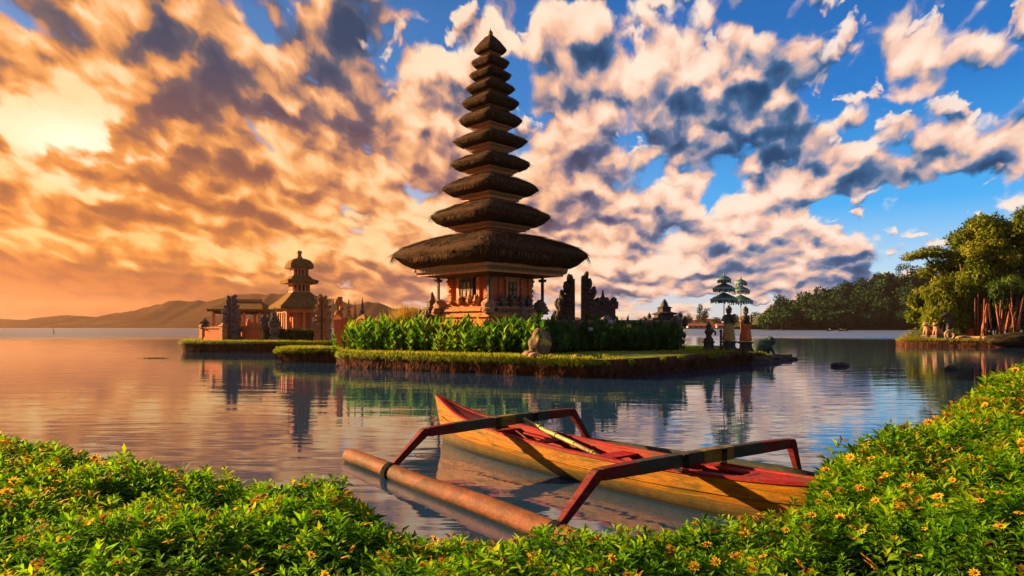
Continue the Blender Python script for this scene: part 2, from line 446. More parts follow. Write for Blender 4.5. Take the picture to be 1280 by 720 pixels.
M['lawn'] = mat('short lawn', (0.075, 0.12, 0.008), (0.17, 0.20, 0.015), 3, 0.95, 0.8, (1, 1, 1), (0.12, 0.085, 0.02), 0.1)
M['hill'] = mat('wooded hillside', (0.015, 0.025, 0.01), (0.04, 0.05, 0.016), 0.03, 1.0, 0.0, spec=0.0)
M['clothred'] = mat('orange red cloth', (0.42, 0.075, 0.02), (0.55, 0.15, 0.03), 6, 0.8, 0.3)
M['clothyellow'] = mat('yellow cloth', (0.45, 0.30, 0.06), (0.30, 0.20, 0.06), 6, 0.8, 0.3)
M['clothgreen'] = mat('teal green parasol cloth', (0.014, 0.06, 0.055), (0.03, 0.11, 0.09), 6, 0.7, 0.2)
M['clothwhite'] = mat('pale cloth fringe', (0.26, 0.36, 0.34), (0.14, 0.24, 0.22), 18, 0.8, 0.2)
M['greenstone'] = mat('green painted stone', (0.012, 0.035, 0.028), (0.025, 0.06, 0.045), 6, 0.6, 0.8)
M['bark'] = mat('bark', (0.06, 0.035, 0.02), (0.12, 0.07, 0.04), 6, 0.95, 0.8, (1, 1, 0.3))
M['culm'] = mat('orange bamboo culm', (0.28, 0.085, 0.025), (0.13, 0.045, 0.02), 2, 0.6, 0.3, (1, 1, 2))
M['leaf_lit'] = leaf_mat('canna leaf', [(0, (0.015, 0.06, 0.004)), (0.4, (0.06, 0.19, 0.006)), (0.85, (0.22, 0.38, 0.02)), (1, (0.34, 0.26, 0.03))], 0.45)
M['leaf_shaded'] = leaf_mat('shaded canna leaf', [(0, (0.010, 0.042, 0.007)), (0.6, (0.03, 0.11, 0.016)), (1, (0.08, 0.18, 0.03))], 0.25)  # darker copy of the canna leaf above, shade put into its colour
M['cover'] = leaf_mat('ground cover leaf', [(0, (0.006, 0.042, 0.001)), (0.42, (0.050, 0.17, 0.002)), (0.74, (0.17, 0.37, 0.003)), (0.93, (0.32, 0.36, 0.008)), (1, (0.16, 0.07, 0.02))], 0.5, 0.65)
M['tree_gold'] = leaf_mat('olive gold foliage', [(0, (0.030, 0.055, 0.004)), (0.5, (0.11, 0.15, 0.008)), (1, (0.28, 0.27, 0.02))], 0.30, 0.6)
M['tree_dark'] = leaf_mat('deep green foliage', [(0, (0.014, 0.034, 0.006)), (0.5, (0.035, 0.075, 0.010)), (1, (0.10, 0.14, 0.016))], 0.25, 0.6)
M['far'] = leaf_mat('far foliage', [(0, (0.003, 0.020, 0.012)), (0.5, (0.009, 0.040, 0.016)), (0.8, (0.03, 0.075, 0.018)), (1, (0.08, 0.08, 0.02))], 0.08, 0.9)  # shade of the distant wood put into the dark tones, sun into the top ones
M['grass'] = leaf_mat('grass blade', [(0, (0.08, 0.13, 0.008)), (0.6, (0.22, 0.27, 0.012)), (1, (0.34, 0.26, 0.03))], 0.4, 0.6)
M['root'] = leaf_mat('dry hanging root', [(0, (0.03, 0.014, 0.007)), (0.6, (0.09, 0.035, 0.014)), (1, (0.20, 0.08, 0.03))], 0.0, 0.9)
M['reed'] = leaf_mat('dry golden reed', [(0, (0.25, 0.15, 0.03)), (1, (0.42, 0.30, 0.06))], 0.35, 0.7)

# ================================================================== setting
# ---- lake
def lake_material():
    m = bpy.data.materials.new('lake water'); m.use_nodes = True
    t = NT(m.node_tree); b = m.node_tree.nodes['Principled BSDF']
    b.inputs['Base Color'].default_value = (0.010, 0.040, 0.085, 1)
    b.inputs['Roughness'].default_value = 0.03
    b.inputs['IOR'].default_value = 2.0
    b.inputs['Specular IOR Level'].default_value = 0.6
    co = t.new('ShaderNodeTexCoord').outputs['Object']
    dist = t.v('LENGTH', co)
    # long low swell across the view, finer ripples, a breeze line far out
    a = t.noise(t.v('MULTIPLY', co, (0.22, 1.0, 1)), 1.1, 3, 0.5, 0.4)
    r = t.noise(t.v('MULTIPLY', co, (0.5, 1.0, 1)), 3.6, 2, 0.5)
    patch = t.ss(t.noise(t.v('MULTIPLY', co, (0.35, 1, 1)), 0.09, 3, 0.5), 0.40, 0.62)
    ruffle = t.ss(t.m('ADD', dist, t.m('MULTIPLY', t.m('SUBTRACT', t.noise(co, 0.02, 2, 0.5), 0.5), 40.0)), 118.0, 190.0)
    h = t.m('ADD', t.m('MULTIPLY', a, 0.012), t.m('MULTIPLY', t.m('MULTIPLY', r, 0.0024), t.m('ADD', 0.35, patch)))
    big = t.noise(t.v('MULTIPLY', co, (0.5, 1.0, 1)), 0.9, 2, 0.5)
    h = t.m('ADD', h, t.m('MULTIPLY', t.m('MULTIPLY', big, ruffle), 0.30))
    bp = t.new('ShaderNodeBump'); bp.inputs['Strength'].default_value = 1.0; bp.inputs['Distance'].default_value = 1.0
    t.put(b.inputs['Roughness'], t.m('MULTIPLY_ADD', ruffle, 0.34, 0.03))
    t.put(bp.inputs['Height'], h); t.put(b.inputs['Normal'], bp.outputs[0])
    return m
w = MB()
w.add([(-2600, -60, 0), (2600, -60, 0), (2600, 2300, 0), (-2600, 2300, 0)], [(0, 1, 2, 3)])
struct(w.build('lake_water', lake_material()), 'calm lake with low ripples')

# ---- outlines
def smooth_loop(pts, per=8, jit=0.0):
    n = len(pts); out = []
    for i in range(n):
        p0, p1, p2, p3 = (Vector((*pts[(i + k) % n], 0)) for k in (-1, 0, 1, 2))
        for j in range(per):
            t = j / per
            q = 0.5 * ((2 * p1) + (p2 - p0) * t + (2 * p0 - 5 * p1 + 4 * p2 - p3) * t * t + (3 * p1 - p0 - 3 * p2 + p3) * t ** 3)
            out.append(Vector((q.x + rnd.uniform(-jit, jit), q.y + rnd.uniform(-jit, jit))))
    return out

def island(name, outline, top, c, label, per=10, tip=None):
    loop = smooth_loop(outline, per, 0.06)
    c = Vector(c); b = MB(); n = len(loop)
    def hgt(p):
        return top if tip is None else top * tip(p)
    rs = []
    for ins, z, jj in ((0.25, -0.6, 0.05), (0.22, -0.02, 0.10), (0.10, 0.30, 0.12), (0.02, 0.62, 0.10), (0.04, 0.90, 0.06), (0.22, 1.0, 0.02)):
        ring = []
        for i, p in enumerate(loop):
            d = (p - c).normalized(); k = ins + jj * (mnoise.noise(Vector((p.x * 1.3, p.y * 1.3, z * 2))) * 1.6 + rnd.uniform(-0.3, 0.3))
            k += 0.30 * max(0.0, 1 - z) * mnoise.noise(Vector((p.x * 0.45, p.y * 0.45, 3.3))) + 0.10 * mnoise.noise(Vector((p.x * 0.9, p.y * 0.9, 8)))
            q = p - d * k
            ring.append((q.x, q.y, z if z < 0 else hgt(p) * z))
        rs.append(ring)
    side = len(rs) - 1
    for f in (0.9, 0.75, 0.5, 0.2):
        ring = []
        for p in loop:
            q = c + (p - c) * f
            ring.append((q.x, q.y, (hgt(p) * f + top * (1 - f)) + 0.02 + 0.05 * mnoise.noise(Vector((q.x, q.y, 0)))))
        rs.append(ring)
    b.rings(rs[:side + 1], 0, True, True, False)
    b.rings(rs[side:], 1, True, False, True)
    struct(b.build(name, [M['earth'], M['lawn']]), label)
    return loop

def on_edge(loop, n, lo, hi, c, pick=None):
    """points inset from the outline towards c by lo..hi metres, with the outward direction"""
    c = Vector(c); pts, outs = [], []
    m = len(loop); seg = [(loop[(i + 1) % m] - loop[i]).length for i in range(m)]
    idx = [i for i in range(m) if pick is None or pick(loop[i])]
    tot = sum(seg[i] for i in idx)
    for i in idx:
        for _ in range(int(n * seg[i] / tot + rnd.random())):
            t = rnd.random(); p = loop[i] * (1 - t) + loop[(i + 1) % m] * t
            d = (p - c).normalized(); q = p - d * rnd.uniform(lo, hi)
            pts.append((q.x, q.y)); outs.append((d.x, d.y))
    return np.array(pts), np.array(outs)

def fringe(name, loop, c, top, label, n_grass, n_root, pick, tip=None, depth=2.2):
    """lawn blades along the rim and dry roots hanging down the cut bank"""
    p, o = on_edge(loop, n_grass, -0.04, depth, c, pick)
    k = len(p); hz = np.array([top * (tip(Vector(q)) if tip else 1) for q in p])
    base = np.column_stack([p, hz - 0.02]); d = unit(np.column_stack([o * 0.3 + rng.normal(size=(k, 2)) * 0.35, np.ones(k)]))
    leaf_mesh(name, base, d, rand_unit(k), rng.uniform(0.10, 0.24, k), rng.uniform(0.03, 0.06, k), rng.uniform(0, 1, k), M['grass'], None, False)
    struct_o = COL.objects[-1]
    tag(struct_o, label[0], 'grass', kind='stuff')
    p, o = on_edge(loop, n_grass // 2, -0.10, 0.06, c, pick)
    k = len(p); hz = np.array([top * (tip(Vector(q)) if tip else 1) for q in p])
    base = np.column_stack([p, hz - rng.uniform(-0.03, 0.05, k)]); d = unit(np.column_stack([o * rng.uniform(0.3, 1.0, (k, 1)) + rng.normal(size=(k, 2)) * 0.3, -rng.uniform(0.2, 1.0, k)]))
    lo = leaf_mesh('overhanging_grass', base, d, np.column_stack([o, np.ones(k)]), rng.uniform(0.12, 0.34, k), rng.uniform(0.03, 0.06, k), rng.uniform(0, 0.75, k), M['grass'], None, False)
    tag(lo, label[0].replace('grass along', 'blades of grass hanging over'), 'grass', kind='stuff')
    p, o = on_edge(loop, n_root, -0.10, 0.12, c, pick)
    k = len(p); hz = np.array([top * (tip(Vector(q)) if tip else 1) for q in p])
    z = rng.uniform(0.25, 1.0, k)
    base = np.column_stack([p + o * 0.03, hz * z]); d = unit(np.column_stack([o * rng.uniform(0.0, 0.5, (k, 1)) + rng.normal(size=(k, 2)) * 0.25, -np.ones(k)]))
    L = np.minimum(rng.uniform(0.15, 0.45, k), base[:, 2] + 0.03)
    leaf_mesh('hanging_roots', base, d, np.column_stack([o, np.zeros(k)]), L, rng.uniform(0.02, 0.05, k), np.clip(rng.normal(0.4, 0.25, k), 0, 1), M['root'], None, False, 0.0)
    tag(COL.objects[-1], label[1], 'roots', kind='stuff')

TOP = 0.78
main_out = [(-14.9, 44), (-14.3, 42.3), (-12.5, 41.4), (-10.7, 41.0), (-9.75, 39.7), (-9.4, 37.3), (-8.4, 36.2), (-5.7, 34.4), (-3, 32.5), (-1.5, 31.6), (1.3, 29.9), (3.4, 28.8), (5.5, 30.0), (7.7, 32.4), (10, 35.2), (11.6, 37.3), (13.5, 39.6), (15.6, 42.3), (17.6, 45.0), (18.5, 46.6), (17.5, 49), (14, 52), (6, 56), (-6, 56), (-12, 52), (-14.7, 48)]
def main_tip(p): return 1 - 0.80 * max(0.0, min(1.0, (p.x - 13.6) / 4.6)) if p.y < 50 else 1
MC = (0.5, 43)
main_loop = island('temple_island', main_out, TOP, MC, 'grassy temple island with a cut earth bank', 10, main_tip)
fringe('lawn_grass', main_loop, MC, TOP, ('short sunlit grass along the rim of the temple island', 'dry roots hanging down the bank of the temple island'), 15000, 2600, lambda p: p.y < 47 and (p.x < 3.4 or rnd.random() < 0.25), main_tip, 2.6)
left_out = [(-29.6, 61.5), (-28.6, 59.4), (-26, 58.5), (-23, 58), (-18, 57.6), (-14, 57.4), (-11, 60), (-11, 70), (-20, 77), (-28, 73), (-30.5, 66)]
LC = (-20, 67)
left_loop = island('shrine_island', left_out, 0.9, LC, 'small island carrying the shrine')
fringe('rim_grass', left_loop, LC, 0.9, ('grass along the rim of the small shrine island', 'dry roots hanging from the shrine island bank'), 5000, 1200, lambda p: p.y < 66, None, 1.6)
right_out = [(44.6, 79), (45.6, 76.8), (49, 74.3), (54, 71), (60, 67.5), (72, 62), (100, 58), (150, 60), (170, 120), (120, 150), (78, 128), (58, 100), (48, 84)]
right_loop = island('right_bank', right_out, 0.8, (90, 100), 'low wooded bank on the right', 8)
fringe('bank_grass', right_loop, (90, 100), 0.8, ('grass along the edge of the wooded bank', 'dry roots on the edge of the wooded bank'), 3500, 900, lambda p: p.y < 84 and p.x < 75, None, 2.0)

# ---- far mountain on the left
def ridge(name, prof, d, depth, label, seed, steps=10, wob=3.0, mt=None):
    b = MB(); rs = []
    xs, hs = [], []
    for k in range(len(prof) - 1):
        for j in range(steps):
            t = j / steps; t2 = t * t * (3 - 2 * t)
            px = prof[k][0] * (1 - t) + prof[k + 1][0] * t; py = prof[k][1] * (1 - t2) + prof[k + 1][1] * t2
            xs.append(X(px, d)); hs.append(max(0.5, Z(py, d) + wob * mnoise.fractal(Vector((px * 0.02, seed, 0)), 0.8, 2.0, 4)))
    n = len(xs); rows = []
    for fy, fz in ((-0.55, 0.0), (-0.40, 0.18), (-0.2, 0.55), (-0.08, 0.85), (0.0, 1.0), (0.3, 0.8), (1.0, 0.0)):
        rows.append([(xs[i], d + depth * fy + 12 * mnoise.noise(Vector((xs[i] * 0.01, fy * 3, seed))), hs[i] * fz * (1 + 0.10 * mnoise.fractal(Vector((xs[i] * 0.012, fy * 5, seed)), 0.8, 2, 4) * (0 < fz < 1)) - (0.8 if fz == 0 else 0)) for i in range(n)])
    vs = [p for r in rows for p in r]
    fs = [(k * n + i, k * n + i + 1, (k + 1) * n + i + 1, (k + 1) * n + i) for k in range(len(rows) - 1) for i in range(n - 1)]
    b.add(vs, fs, 0, True)
    return struct(b.build(name, mt or M['hill']), label)
ridge('mountain', [(-420, 403), (-200, 402), (-60, 401), (40, 399), (125, 394), (225, 378), (300, 368), (350, 368), (418, 372), (450, 380), (474, 379), (495, 385), (560, 390), (640, 396), (760, 400), (960, 403), (1100, 404)], 1000, 260, 'hazy mountain across the lake', 2.0, 22, 7.0, mt=mat('haze tinted mountain slope', (0.05, 0.026, 0.012), (0.085, 0.045, 0.018), 0.02, 1.0, 0.0, spec=0.0))  # orange of the haze put into the slope colour
# low wooded spit with the forest on the right
hill_prof = [(958, 405), (968, 392), (985, 384), (1020, 375), (1060, 367), (1100, 355), (1140, 346), (1180, 344), (1240, 364), (1330, 372), (1500, 382), (1700, 396)]
ridge('forest_hill', hill_prof, 470, 120, 'low hill carrying the far forest', 5.0, 10, 0.5)
b = MB(); b.box((X(830, 640), 660, 0.1), (420, 60, 1.6)); struct(b.build('far_shore', M['hill']), 'flat far shore')
b = MB(); b.box((X(1180, 420), 432, -0.2), (170, 60, 0.7)); struct(b.build('forest_shore', M['hill']), 'low shore in front of the far forest')

# ================================================================== the eleven tiered temple
S2 = math.sqrt(2)
D0 = 40.0
TX, TY = X(613, D0), D0
def zt(py): return Z(py, D0)
def wt(px): return px / F * D0                    # half diagonal in metres from half width in pixels

def thatch_roof(name, parent, cz, prof, n=96, p=7.0, shag=0.035, mats=None, parts=None):
    """square thatched roof with blunt corners; prof = [(half diagonal, z)], turned 45 degrees"""
    b = MB(); rs = []
    norm = (2 * (1 / S2) ** p) ** (1 / p)          # radius 1 at the corners
    for k, (r, z) in enumerate(prof):
        ring = []
        pp = p if k < 5 else 18.0
        nm = (2 * (1 / S2) ** pp) ** (1 / pp)
        for i in range(n):
            a = 2 * math.pi * i / n
            q = nm / (abs(math.cos(a)) ** pp + abs(math.sin(a)) ** pp) ** (1 / pp)
            s = shag * (0.5 + 0.5 * (k in (1, 2, 3, 4)))
            j = 1 + s * (mnoise.noise(Vector((math.cos(a) * 9, math.sin(a) * 9, k * 1.7 + cz))) * 1.1 + rnd.uniform(-0.35, 0.35)) if 0 < k < len(prof) - 1 else 1
            a2 = a + math.pi / 4
            ring.append((math.cos(a2) * r * q * j, math.sin(a2) * r * q * j, z + rnd.uniform(-1, 1) * s * r * 0.10 + 0.06 * r * mnoise.noise(Vector((math.cos(a) * 2.2, math.sin(a) * 2.2, cz + k * 0.3)))*(0.25)))
        rs.append(ring)
    b.rings(rs, 0, True)
    o = b.build(name, mats or M['thatch'], parent)
    # combed straw lying down the slopes
    N = int(700 * prof[3][0] ** 1.6) + 200; a = rng.uniform(0, 2 * np.pi, N); seg_ = rng.integers(3, len(prof) - 2, N); f = rng.uniform(0, 1, N)
    pr = np.array(prof); r0 = pr[seg_, 0] * (1 - f) + pr[seg_ + 1, 0] * f; z0 = pr[seg_, 1] * (1 - f) + pr[seg_ + 1, 1] * f
    q = (2 * (1 / S2) ** 16) ** (1 / 16) / (np.abs(np.cos(a)) ** 16 + np.abs(np.sin(a)) ** 16) ** (1 / 16); a2 = a + np.pi / 4
    sl = pr[seg_] - pr[seg_ + 1]
    out = np.column_stack([np.cos(a2), np.sin(a2), np.zeros(N)])
    d = unit(out * sl[:, :1] * q[:, None] + np.array([0, 0, 1.0]) * sl[:, 1:] + rng.normal(size=(N, 3)) * 0.06 * sl[:, :1])
    up = unit(np.column_stack([out[:, 0] * -sl[:, 1], out[:, 1] * -sl[:, 1], sl[:, 0]]))
    base = np.column_stack([np.cos(a2) * r0 * q, np.sin(a2) * r0 * q, z0 + 0.0]) + up * rng.uniform(0.0, 0.05, (N, 1)) * min(1, prof[3][0] / 3)
    sc_ = 0.35 + 0.2 * prof[3][0]
    leaf_mesh('straw', base, d, up, rng.uniform(0.15, 0.45, N) * sc_, rng.uniform(0.02, 0.05, N) * sc_, rng.uniform(0, 1, N) ** 1.7, M['straw'], o, False, 0)
    # ragged straw ends along the eave
    N = int(900 * prof[3][0]); a = rng.uniform(0, 2 * np.pi, N)
    q = norm / (np.abs(np.cos(a)) ** p + np.abs(np.sin(a)) ** p) ** (1 / p); a2 = a + np.pi / 4
    f = rng.uniform(0, 1, N); r0 = prof[1][0] * (1 - f) + prof[3][0] * f; z0 = prof[1][1] * (1 - f) + prof[3][1] * f
    base = np.column_stack([np.cos(a2) * r0 * q * 0.985, np.sin(a2) * r0 * q * 0.985, z0 + 0.02])
    out = np.column_stack([np.cos(a2), np.sin(a2), np.zeros(N)])
    d = unit(out * 0.55 + np.array([0, 0, -0.75]) + rng.normal(size=(N, 3)) * 0.18)
    s = prof[3][0]
    leaf_mesh('straw_ends', base, d, out, rng.uniform(0.02, 0.045, N) * (0.6 + s * 0.25) * 0.95, rng.uniform(0.012, 0.03, N) * (0.6 + s * 0.2), rng.uniform(0, 1, N), M['straw'], o, False, 0)
    return o

M['straw'] = leaf_mat('thatch straw', [(0, (0.018, 0.011, 0.006)), (0.6, (0.085, 0.042, 0.016)), (1, (0.20, 0.11, 0.035))], 0.1, 0.95)

TB = Z(391, 37.5)                                   # top of the stone platform
meru = thing('tiered_pagoda', (TX, TY, TOP), 'tall temple tower with eleven stacked black thatched roofs over red walls, on the big island', 'temple tower')
def zl(py): return zt(py) - TOP                     # local heights
Q = math.pi / 4

#        half width, tip row, top row, bottom row
tiers = [(122, 322, 292, 336), (75, 273, 253.5, 283.5), (60, 238, 220, 245.5), (50, 207, 192, 213.5), (46, 178, 165, 185), (40, 152, 137.5, 158.5),
         (36, 130, 117.5, 137), (31, 112, 100.5, 117.5), (26.5, 95, 85.5, 100.5), (24, 79, 69.5, 85.5)]
necks = []
for k, (w, tip, top, bot) in enumerate(tiers):
    top += 2.5 if k == 0 else 1.6
    H = tip - top
    nk = (33 if k == 0 else w * 0.42) if k == 0 else w * 0.44
    prof = [(0.55 * w, bot - 1), (0.80 * w, bot), (0.90 * w, bot - 0.35 * (bot - tip)), (1.0 * w, tip), (0.985 * w, tip - 0.16 * H), (0.90 * w, tip - 0.42 * H), (0.74 * w, tip - 0.68 * H), (0.54 * w, tip - 0.90 * H), (0.40 * w, top + 0.2), (nk * 0.9, top)]
    if k: prof = prof[:7] + [(0.60 * w, tip - 0.88 * H), (0.47 * w, top + 0.2), (nk * 0.9, top)]
    thatch_roof('roof', meru, k, [(wt(r), zl(py)) for r, py in prof])
    necks.append((nk, top + 0.5))
# crowning roof and finial
top_roof = thatch_roof('roof', meru, 11, [(wt(r), zl(py)) for r, py in ((11, 67), (16, 68), (18.6, 66), (20.5, 63), (20.0, 61.5), (17, 57.5), (12.5, 52.5), (7.5, 47.5), (4, 45), (2.5, 44.3))])
b = MB(); b.lathe((0, 0, 0), [(wt(3.4), zl(45.5)), (wt(3.8), zl(44)), (wt(2.6), zl(43)), (wt(3.6), zl(41.5)), (wt(2.4), zl(39.5)), (wt(1.0), zl(38)), (wt(0.4), zl(35.5))], 12)
b.build('finial', M['goldwood'], top_roof)
# the painted timber storeys between the roofs
for k in range(1, 11):
    w, tip, top, bot = tiers[k] if k < 10 else (20.5, 63, 45, 68)
    nk, low = necks[k - 1]
    span = low - bot                                 # rows between the roofs
    fh = span
    st = MB()
    f = 0.70 if k < 8 else 0.66
    n0 = nk * 0.98
    # flared cornice: stacked thin beams stepping out upwards
    lay = [(n0, low + 1.5, low - 0.30 * fh), (n0 * 1.10, low - 0.30 * fh, low - 0.45 * fh), (w * f * 0.86, low - 0.45 * fh, low - 0.62 * fh), (w * f * 0.94, low - 0.62 * fh, low - 0.78 * fh), (w * f, low - 0.80 * fh, bot + 0.2), (w * f * 0.9, bot + 0.2, bot - 1.5)]
    for i, (r, y0, y1) in enumerate(lay):
        h = wt(r) / S2
        st.square((0, 0, 0), [(h, zl(y0)), (h, zl(y1))], Q, m=(1 if i in (0, 3) else 0))
    s = st.build('storey', [M['redwood'], M['goldwood']], meru)
# main storey: lambrequin frame under the great roof
fr = MB()
hd = wt(97) / S2
zf0, zf1 = zl(348), zl(336)
fr.square((0, 0, 0), [(hd, zf1 - 0.16), (hd, zf1 + 0.06)], Q, 0)
fr.square((0, 0, 0), [(hd * 0.97, zf1 - 0.34), (hd * 0.97, zf1 - 0.16)], Q, 1)
fr.square((0, 0, 0), [(hd * 0.94, zf0 + 0.10), (hd * 0.94, zf1 - 0.34)], Q, 0)
fr.square((0, 0, 0), [(hd * 0.62, zf0 - 0.02), (hd * 0.90, zf0 + 0.10)], Q, 2)
# small hanging teeth of the gilded valance
for side in range(4):
    a = Q + side * math.pi / 2
    for i in range(46):
        t = (i + 0.5) / 46 * 2 - 1
        u = Vector((math.cos(a), math.sin(a))); v = Vector((-u.y, u.x))
        p = u * hd * 0.995 + v * hd * t * 0.985
        fr.box((p.x, p.y, zf1 - 0.20), (0.05, 0.085, 0.16), a, 1, 0.7)
fr.build('roof_frame', [M['redwood'], M['goldwood'], M['darkwood']], meru)
# walls
hb = wt(50) / S2
zb = TB - TOP
wa = MB()
wa.square((0, 0, 0), [(hb, zb + 0.1), (hb, zf0 + 0.12)], Q, 0)
wa.build('wall', M['brick'], meru)
for side in range(4):
    a = Q + side * math.pi / 2 + math.pi / 4
    u = Vector((math.cos(a), math.sin(a)))
    pl = MB()
    for i in range(14):                              # toothed corner pilaster
        z0 = zb + 0.12 + i * (zf0 - zb - 0.1) / 14
        s = 0.30 if i % 2 else 0.40
        if i < 3 or i > 10: s += 0.10
        pl.square((u.x * hb * S2 * 0.955, u.y * hb * S2 * 0.955, 0), [(s / 2, z0), (s / 2, z0 + (zf0 - zb - 0.1) / 14 * 0.96)], Q, 0 if i % 2 else 1)
    pl.build('corner_pilaster', [M['palestone'] if side % 2 == 0 else M['brick'], M['brick']], meru)
    po = MB()
    r = wt(65)
    po.box((u.x * r, u.y * r, (zb + zf0) / 2 + 0.1), (0.13, 0.13, zf0 - zb + 0.2), Q, 0)
    po.box((u.x * r, u.y * r, zb + 0.16), (0.32, 0.32, 0.32), Q, 1, 0.8)
    po.box((u.x * r, u.y * r, zf0 - 0.15), (0.30, 0.30, 0.16), Q, 0, 1.2)
    po.build('post', [M['darkwood'], M['stone']], meru)
for side in range(4):
    a = Q + side * math.pi / 2
    u = Vector((math.cos(a), math.sin(a), 0)); v = Vector((-u.y, u.x, 0))
    zm = zb + 0.1
    H = zf0 - zm
    def at(off, lat, z): q = u * (hb + off) + v * lat; return (q.x, q.y, z)
    dr = MB()
    dr.box(at(0.06, 0, zm + H * 0.55), (0.16, 1.02, H * 0.86), a, 0)
    dr.box(at(0.10, 0, zm + H * 0.99), (0.22, 1.25, 0.16), a, 0)
    dr.box(at(0.10, 0.44, zm + H * 0.55), (0.20, 0.14, H * 0.86), a, 0)
    dr.box(at(0.10, -0.44, zm + H * 0.55), (0.20, 0.14, H * 0.86), a, 0)
    dr.box(at(0.13, 0, zm + H * 0.90), (0.14, 0.60, 0.14), a, 0, 0.6)
    door = dr.build('door_frame', [M['darkwood'] if side in (2, 0) else M['redwood']], meru)
    dp = MB()
    for s in (-1, 1):
        dp.box(at(0.165, s * 0.17, zm + H * 0.52), (0.05, 0.30, H * 0.66), a, 0)
        for zz in (0.30, 0.52, 0.74):
            dp.box(at(0.20, s * 0.17, zm + H * zz), (0.03, 0.20, H * 0.15), a, 1)
    dp.build('door_panel', [M['darkwood'], M['goldwood']], door)
    # inner pilasters, base mouldings
    for s in (-1, 1):
        ip = MB(); ip.box(at(0.05, s * 0.86, zm + H * 0.5), (0.14, 0.22, H * 0.94), a, 0)
        ip.build('pilaster', [M['redwood'] if side in (2,) else M['brick']], meru)
    bm_ = MB()
    for i, (o, h0, h1) in enumerate(((0.55, 0, 0.16), (0.42, 0.16, 0.26), (0.30, 0.26, 0.46), (0.36, 0.46, 0.54), (0.18, 0.54, 0.66))):
        bm_.box(at(o / 2, 0, zm + (h0 + h1) / 2), (o, hb * 2 * 0.93 - i * 0.03, (h1 - h0) * 0.985), a, i % 2)
    for s in (-0.62, -0.2, 0.3, 0.66):
        bm_.blob(at(0.40, s * hb, zm + 0.62), (0.17, 0.20, 0.22 + 0.1 * rnd.random()), seed=side * 5 + s * 9, rough=0.6, m=0, freq=2.4, sub=3)
    bm_.build('base_moulding', [M['wallbrick'] if side in (1, 2) else M['stone'], M['brick']], meru)
# stone platform with projecting corner heads
pf = MB()
for r, z0, z1, m in ((64, TB - 0.95, TB - 0.55, 0), (61, TB - 0.55, TB - 0.22, 1), (66, TB - 0.22, TB - 0.06, 0), (62, TB - 0.06, TB + 0.10, 0)):
    h = wt(r) / S2
    pf.square((0, 0, -TOP), [(h, z0), (h, z1 - 0.004)], Q, m)
h = wt(72) / S2
pf.square((0, 0, -TOP), [(h * 1.15, TOP - 0.3), (h, TB - 0.95)], Q, 1)
plat = pf.build('platform', [M['wallbrick'], M['brick']], meru)
for side in range(4):
    a = side * math.pi / 2 
    cr_ = MB(); u = Vector((math.cos(a), math.sin(a)))
    r = wt(62)
    cr_.blob((u.x * r, u.y * r, zb + 0.42), (0.34, 0.34, 0.36), seed=side + 40, rough=0.55, freq=2.5)
    cr_.blob((u.x * r * 1.07, u.y * r * 1.07, zb + 0.14), (0.30, 0.30, 0.22), seed=side + 50, rough=0.5, freq=2.5)
    cr_.build('corner_carving', M['palestone'] if side in (2, 3) else M['stone'], plat)

# ================================================================== stone pieces of the compound
def carved_spire(b, c, w, h, rz=0.0, m=0, steps=9, seed=0, base=0.22):
    """stepped Balinese spire: plinth, waist, body, flared eaves, tapering crown"""
    r = random.Random(seed); prof = []
    z = 0.0
    shape = [(0.50, 0.00), (0.50, 0.06), (0.43, 0.07), (0.43, 0.11), (0.32, 0.13), (0.32, 0.20), (0.40, 0.22), (0.44, 0.25), (0.34, 0.26), (0.30, 0.42), (0.36, 0.44), (0.50, 0.47), (0.53, 0.50), (0.34, 0.52), (0.30, 0.56), (0.40, 0.58), (0.40, 0.61), (0.24, 0.63), (0.22, 0.68), (0.29, 0.70), (0.28, 0.72), (0.16, 0.75), (0.15, 0.81), (0.19, 0.83), (0.10, 0.86), (0.07, 0.93), (0.02, 1.0)]
    b.square(c, [(w * s, h * z) for s, z in shape], rz, m, sub=3, jit=0.07)
    for k in range(4):                               # ear stones on the eaves
        a = rz + k * math.pi / 2 + math.pi / 4
        for zz, rr, q in ((0.50, 0.66, 0.11), (0.61, 0.50, 0.08), (0.26, 0.56, 0.08)):
            p = (c[0] + math.cos(a) * w * rr, c[1] + math.sin(a) * w * rr, c[2] + h * (zz + 0.03))
            b.blob(p, (w * q, w * q, w * q * 1.8), seed=seed + k, rough=0.4, sub=1, m=m)

def gate_half(b, w, dp, h, side, m=0, seed=0):
    """half of a split gate in local space: flat inner face at x=0, stepped carved outer side"""
    r = random.Random(seed)
    lv = [(1.0, 0.0, 0.10), (0.90, 0.10, 0.20), (0.98, 0.20, 0.26), (0.82, 0.26, 0.42), (0.94, 0.42, 0.48), (0.78, 0.48, 0.60), (0.86, 0.60, 0.65), (0.58, 0.65, 0.74), (0.66, 0.74, 0.78), (0.40, 0.78, 0.87), (0.46, 0.87, 0.90), (0.24, 0.90, 1.0)]
    for k, (ww, a, c) in enumerate(lv):
        wd = w * ww; d2 = dp * (0.7 + 0.3 * ww)
        b.box((side * wd / 2, 0, h * (a + c) / 2), (wd, d2, h * (c - a) * 0.995), 0, m)
        if k > 1:
            for q in (-1, 0, 1):                     # flame shaped ornaments on every step
                s = w * r.uniform(0.09, 0.15)
                b.blob((side * (wd * r.uniform(0.86, 1.0)), q * d2 * 0.42, h * c - s * 0.1), (s, s, s * r.uniform(1.4, 2.4)), seed=seed + k * 3 + q, rough=0.5, sub=2, m=m, freq=2.2)
            b.blob((side * wd * 0.5, -d2 * 0.5, h * (a + c) / 2), (wd * 0.34, dp * 0.10, h * (c - a) * 0.42), seed=seed + k + 60, rough=0.6, sub=2, m=m, freq=3)

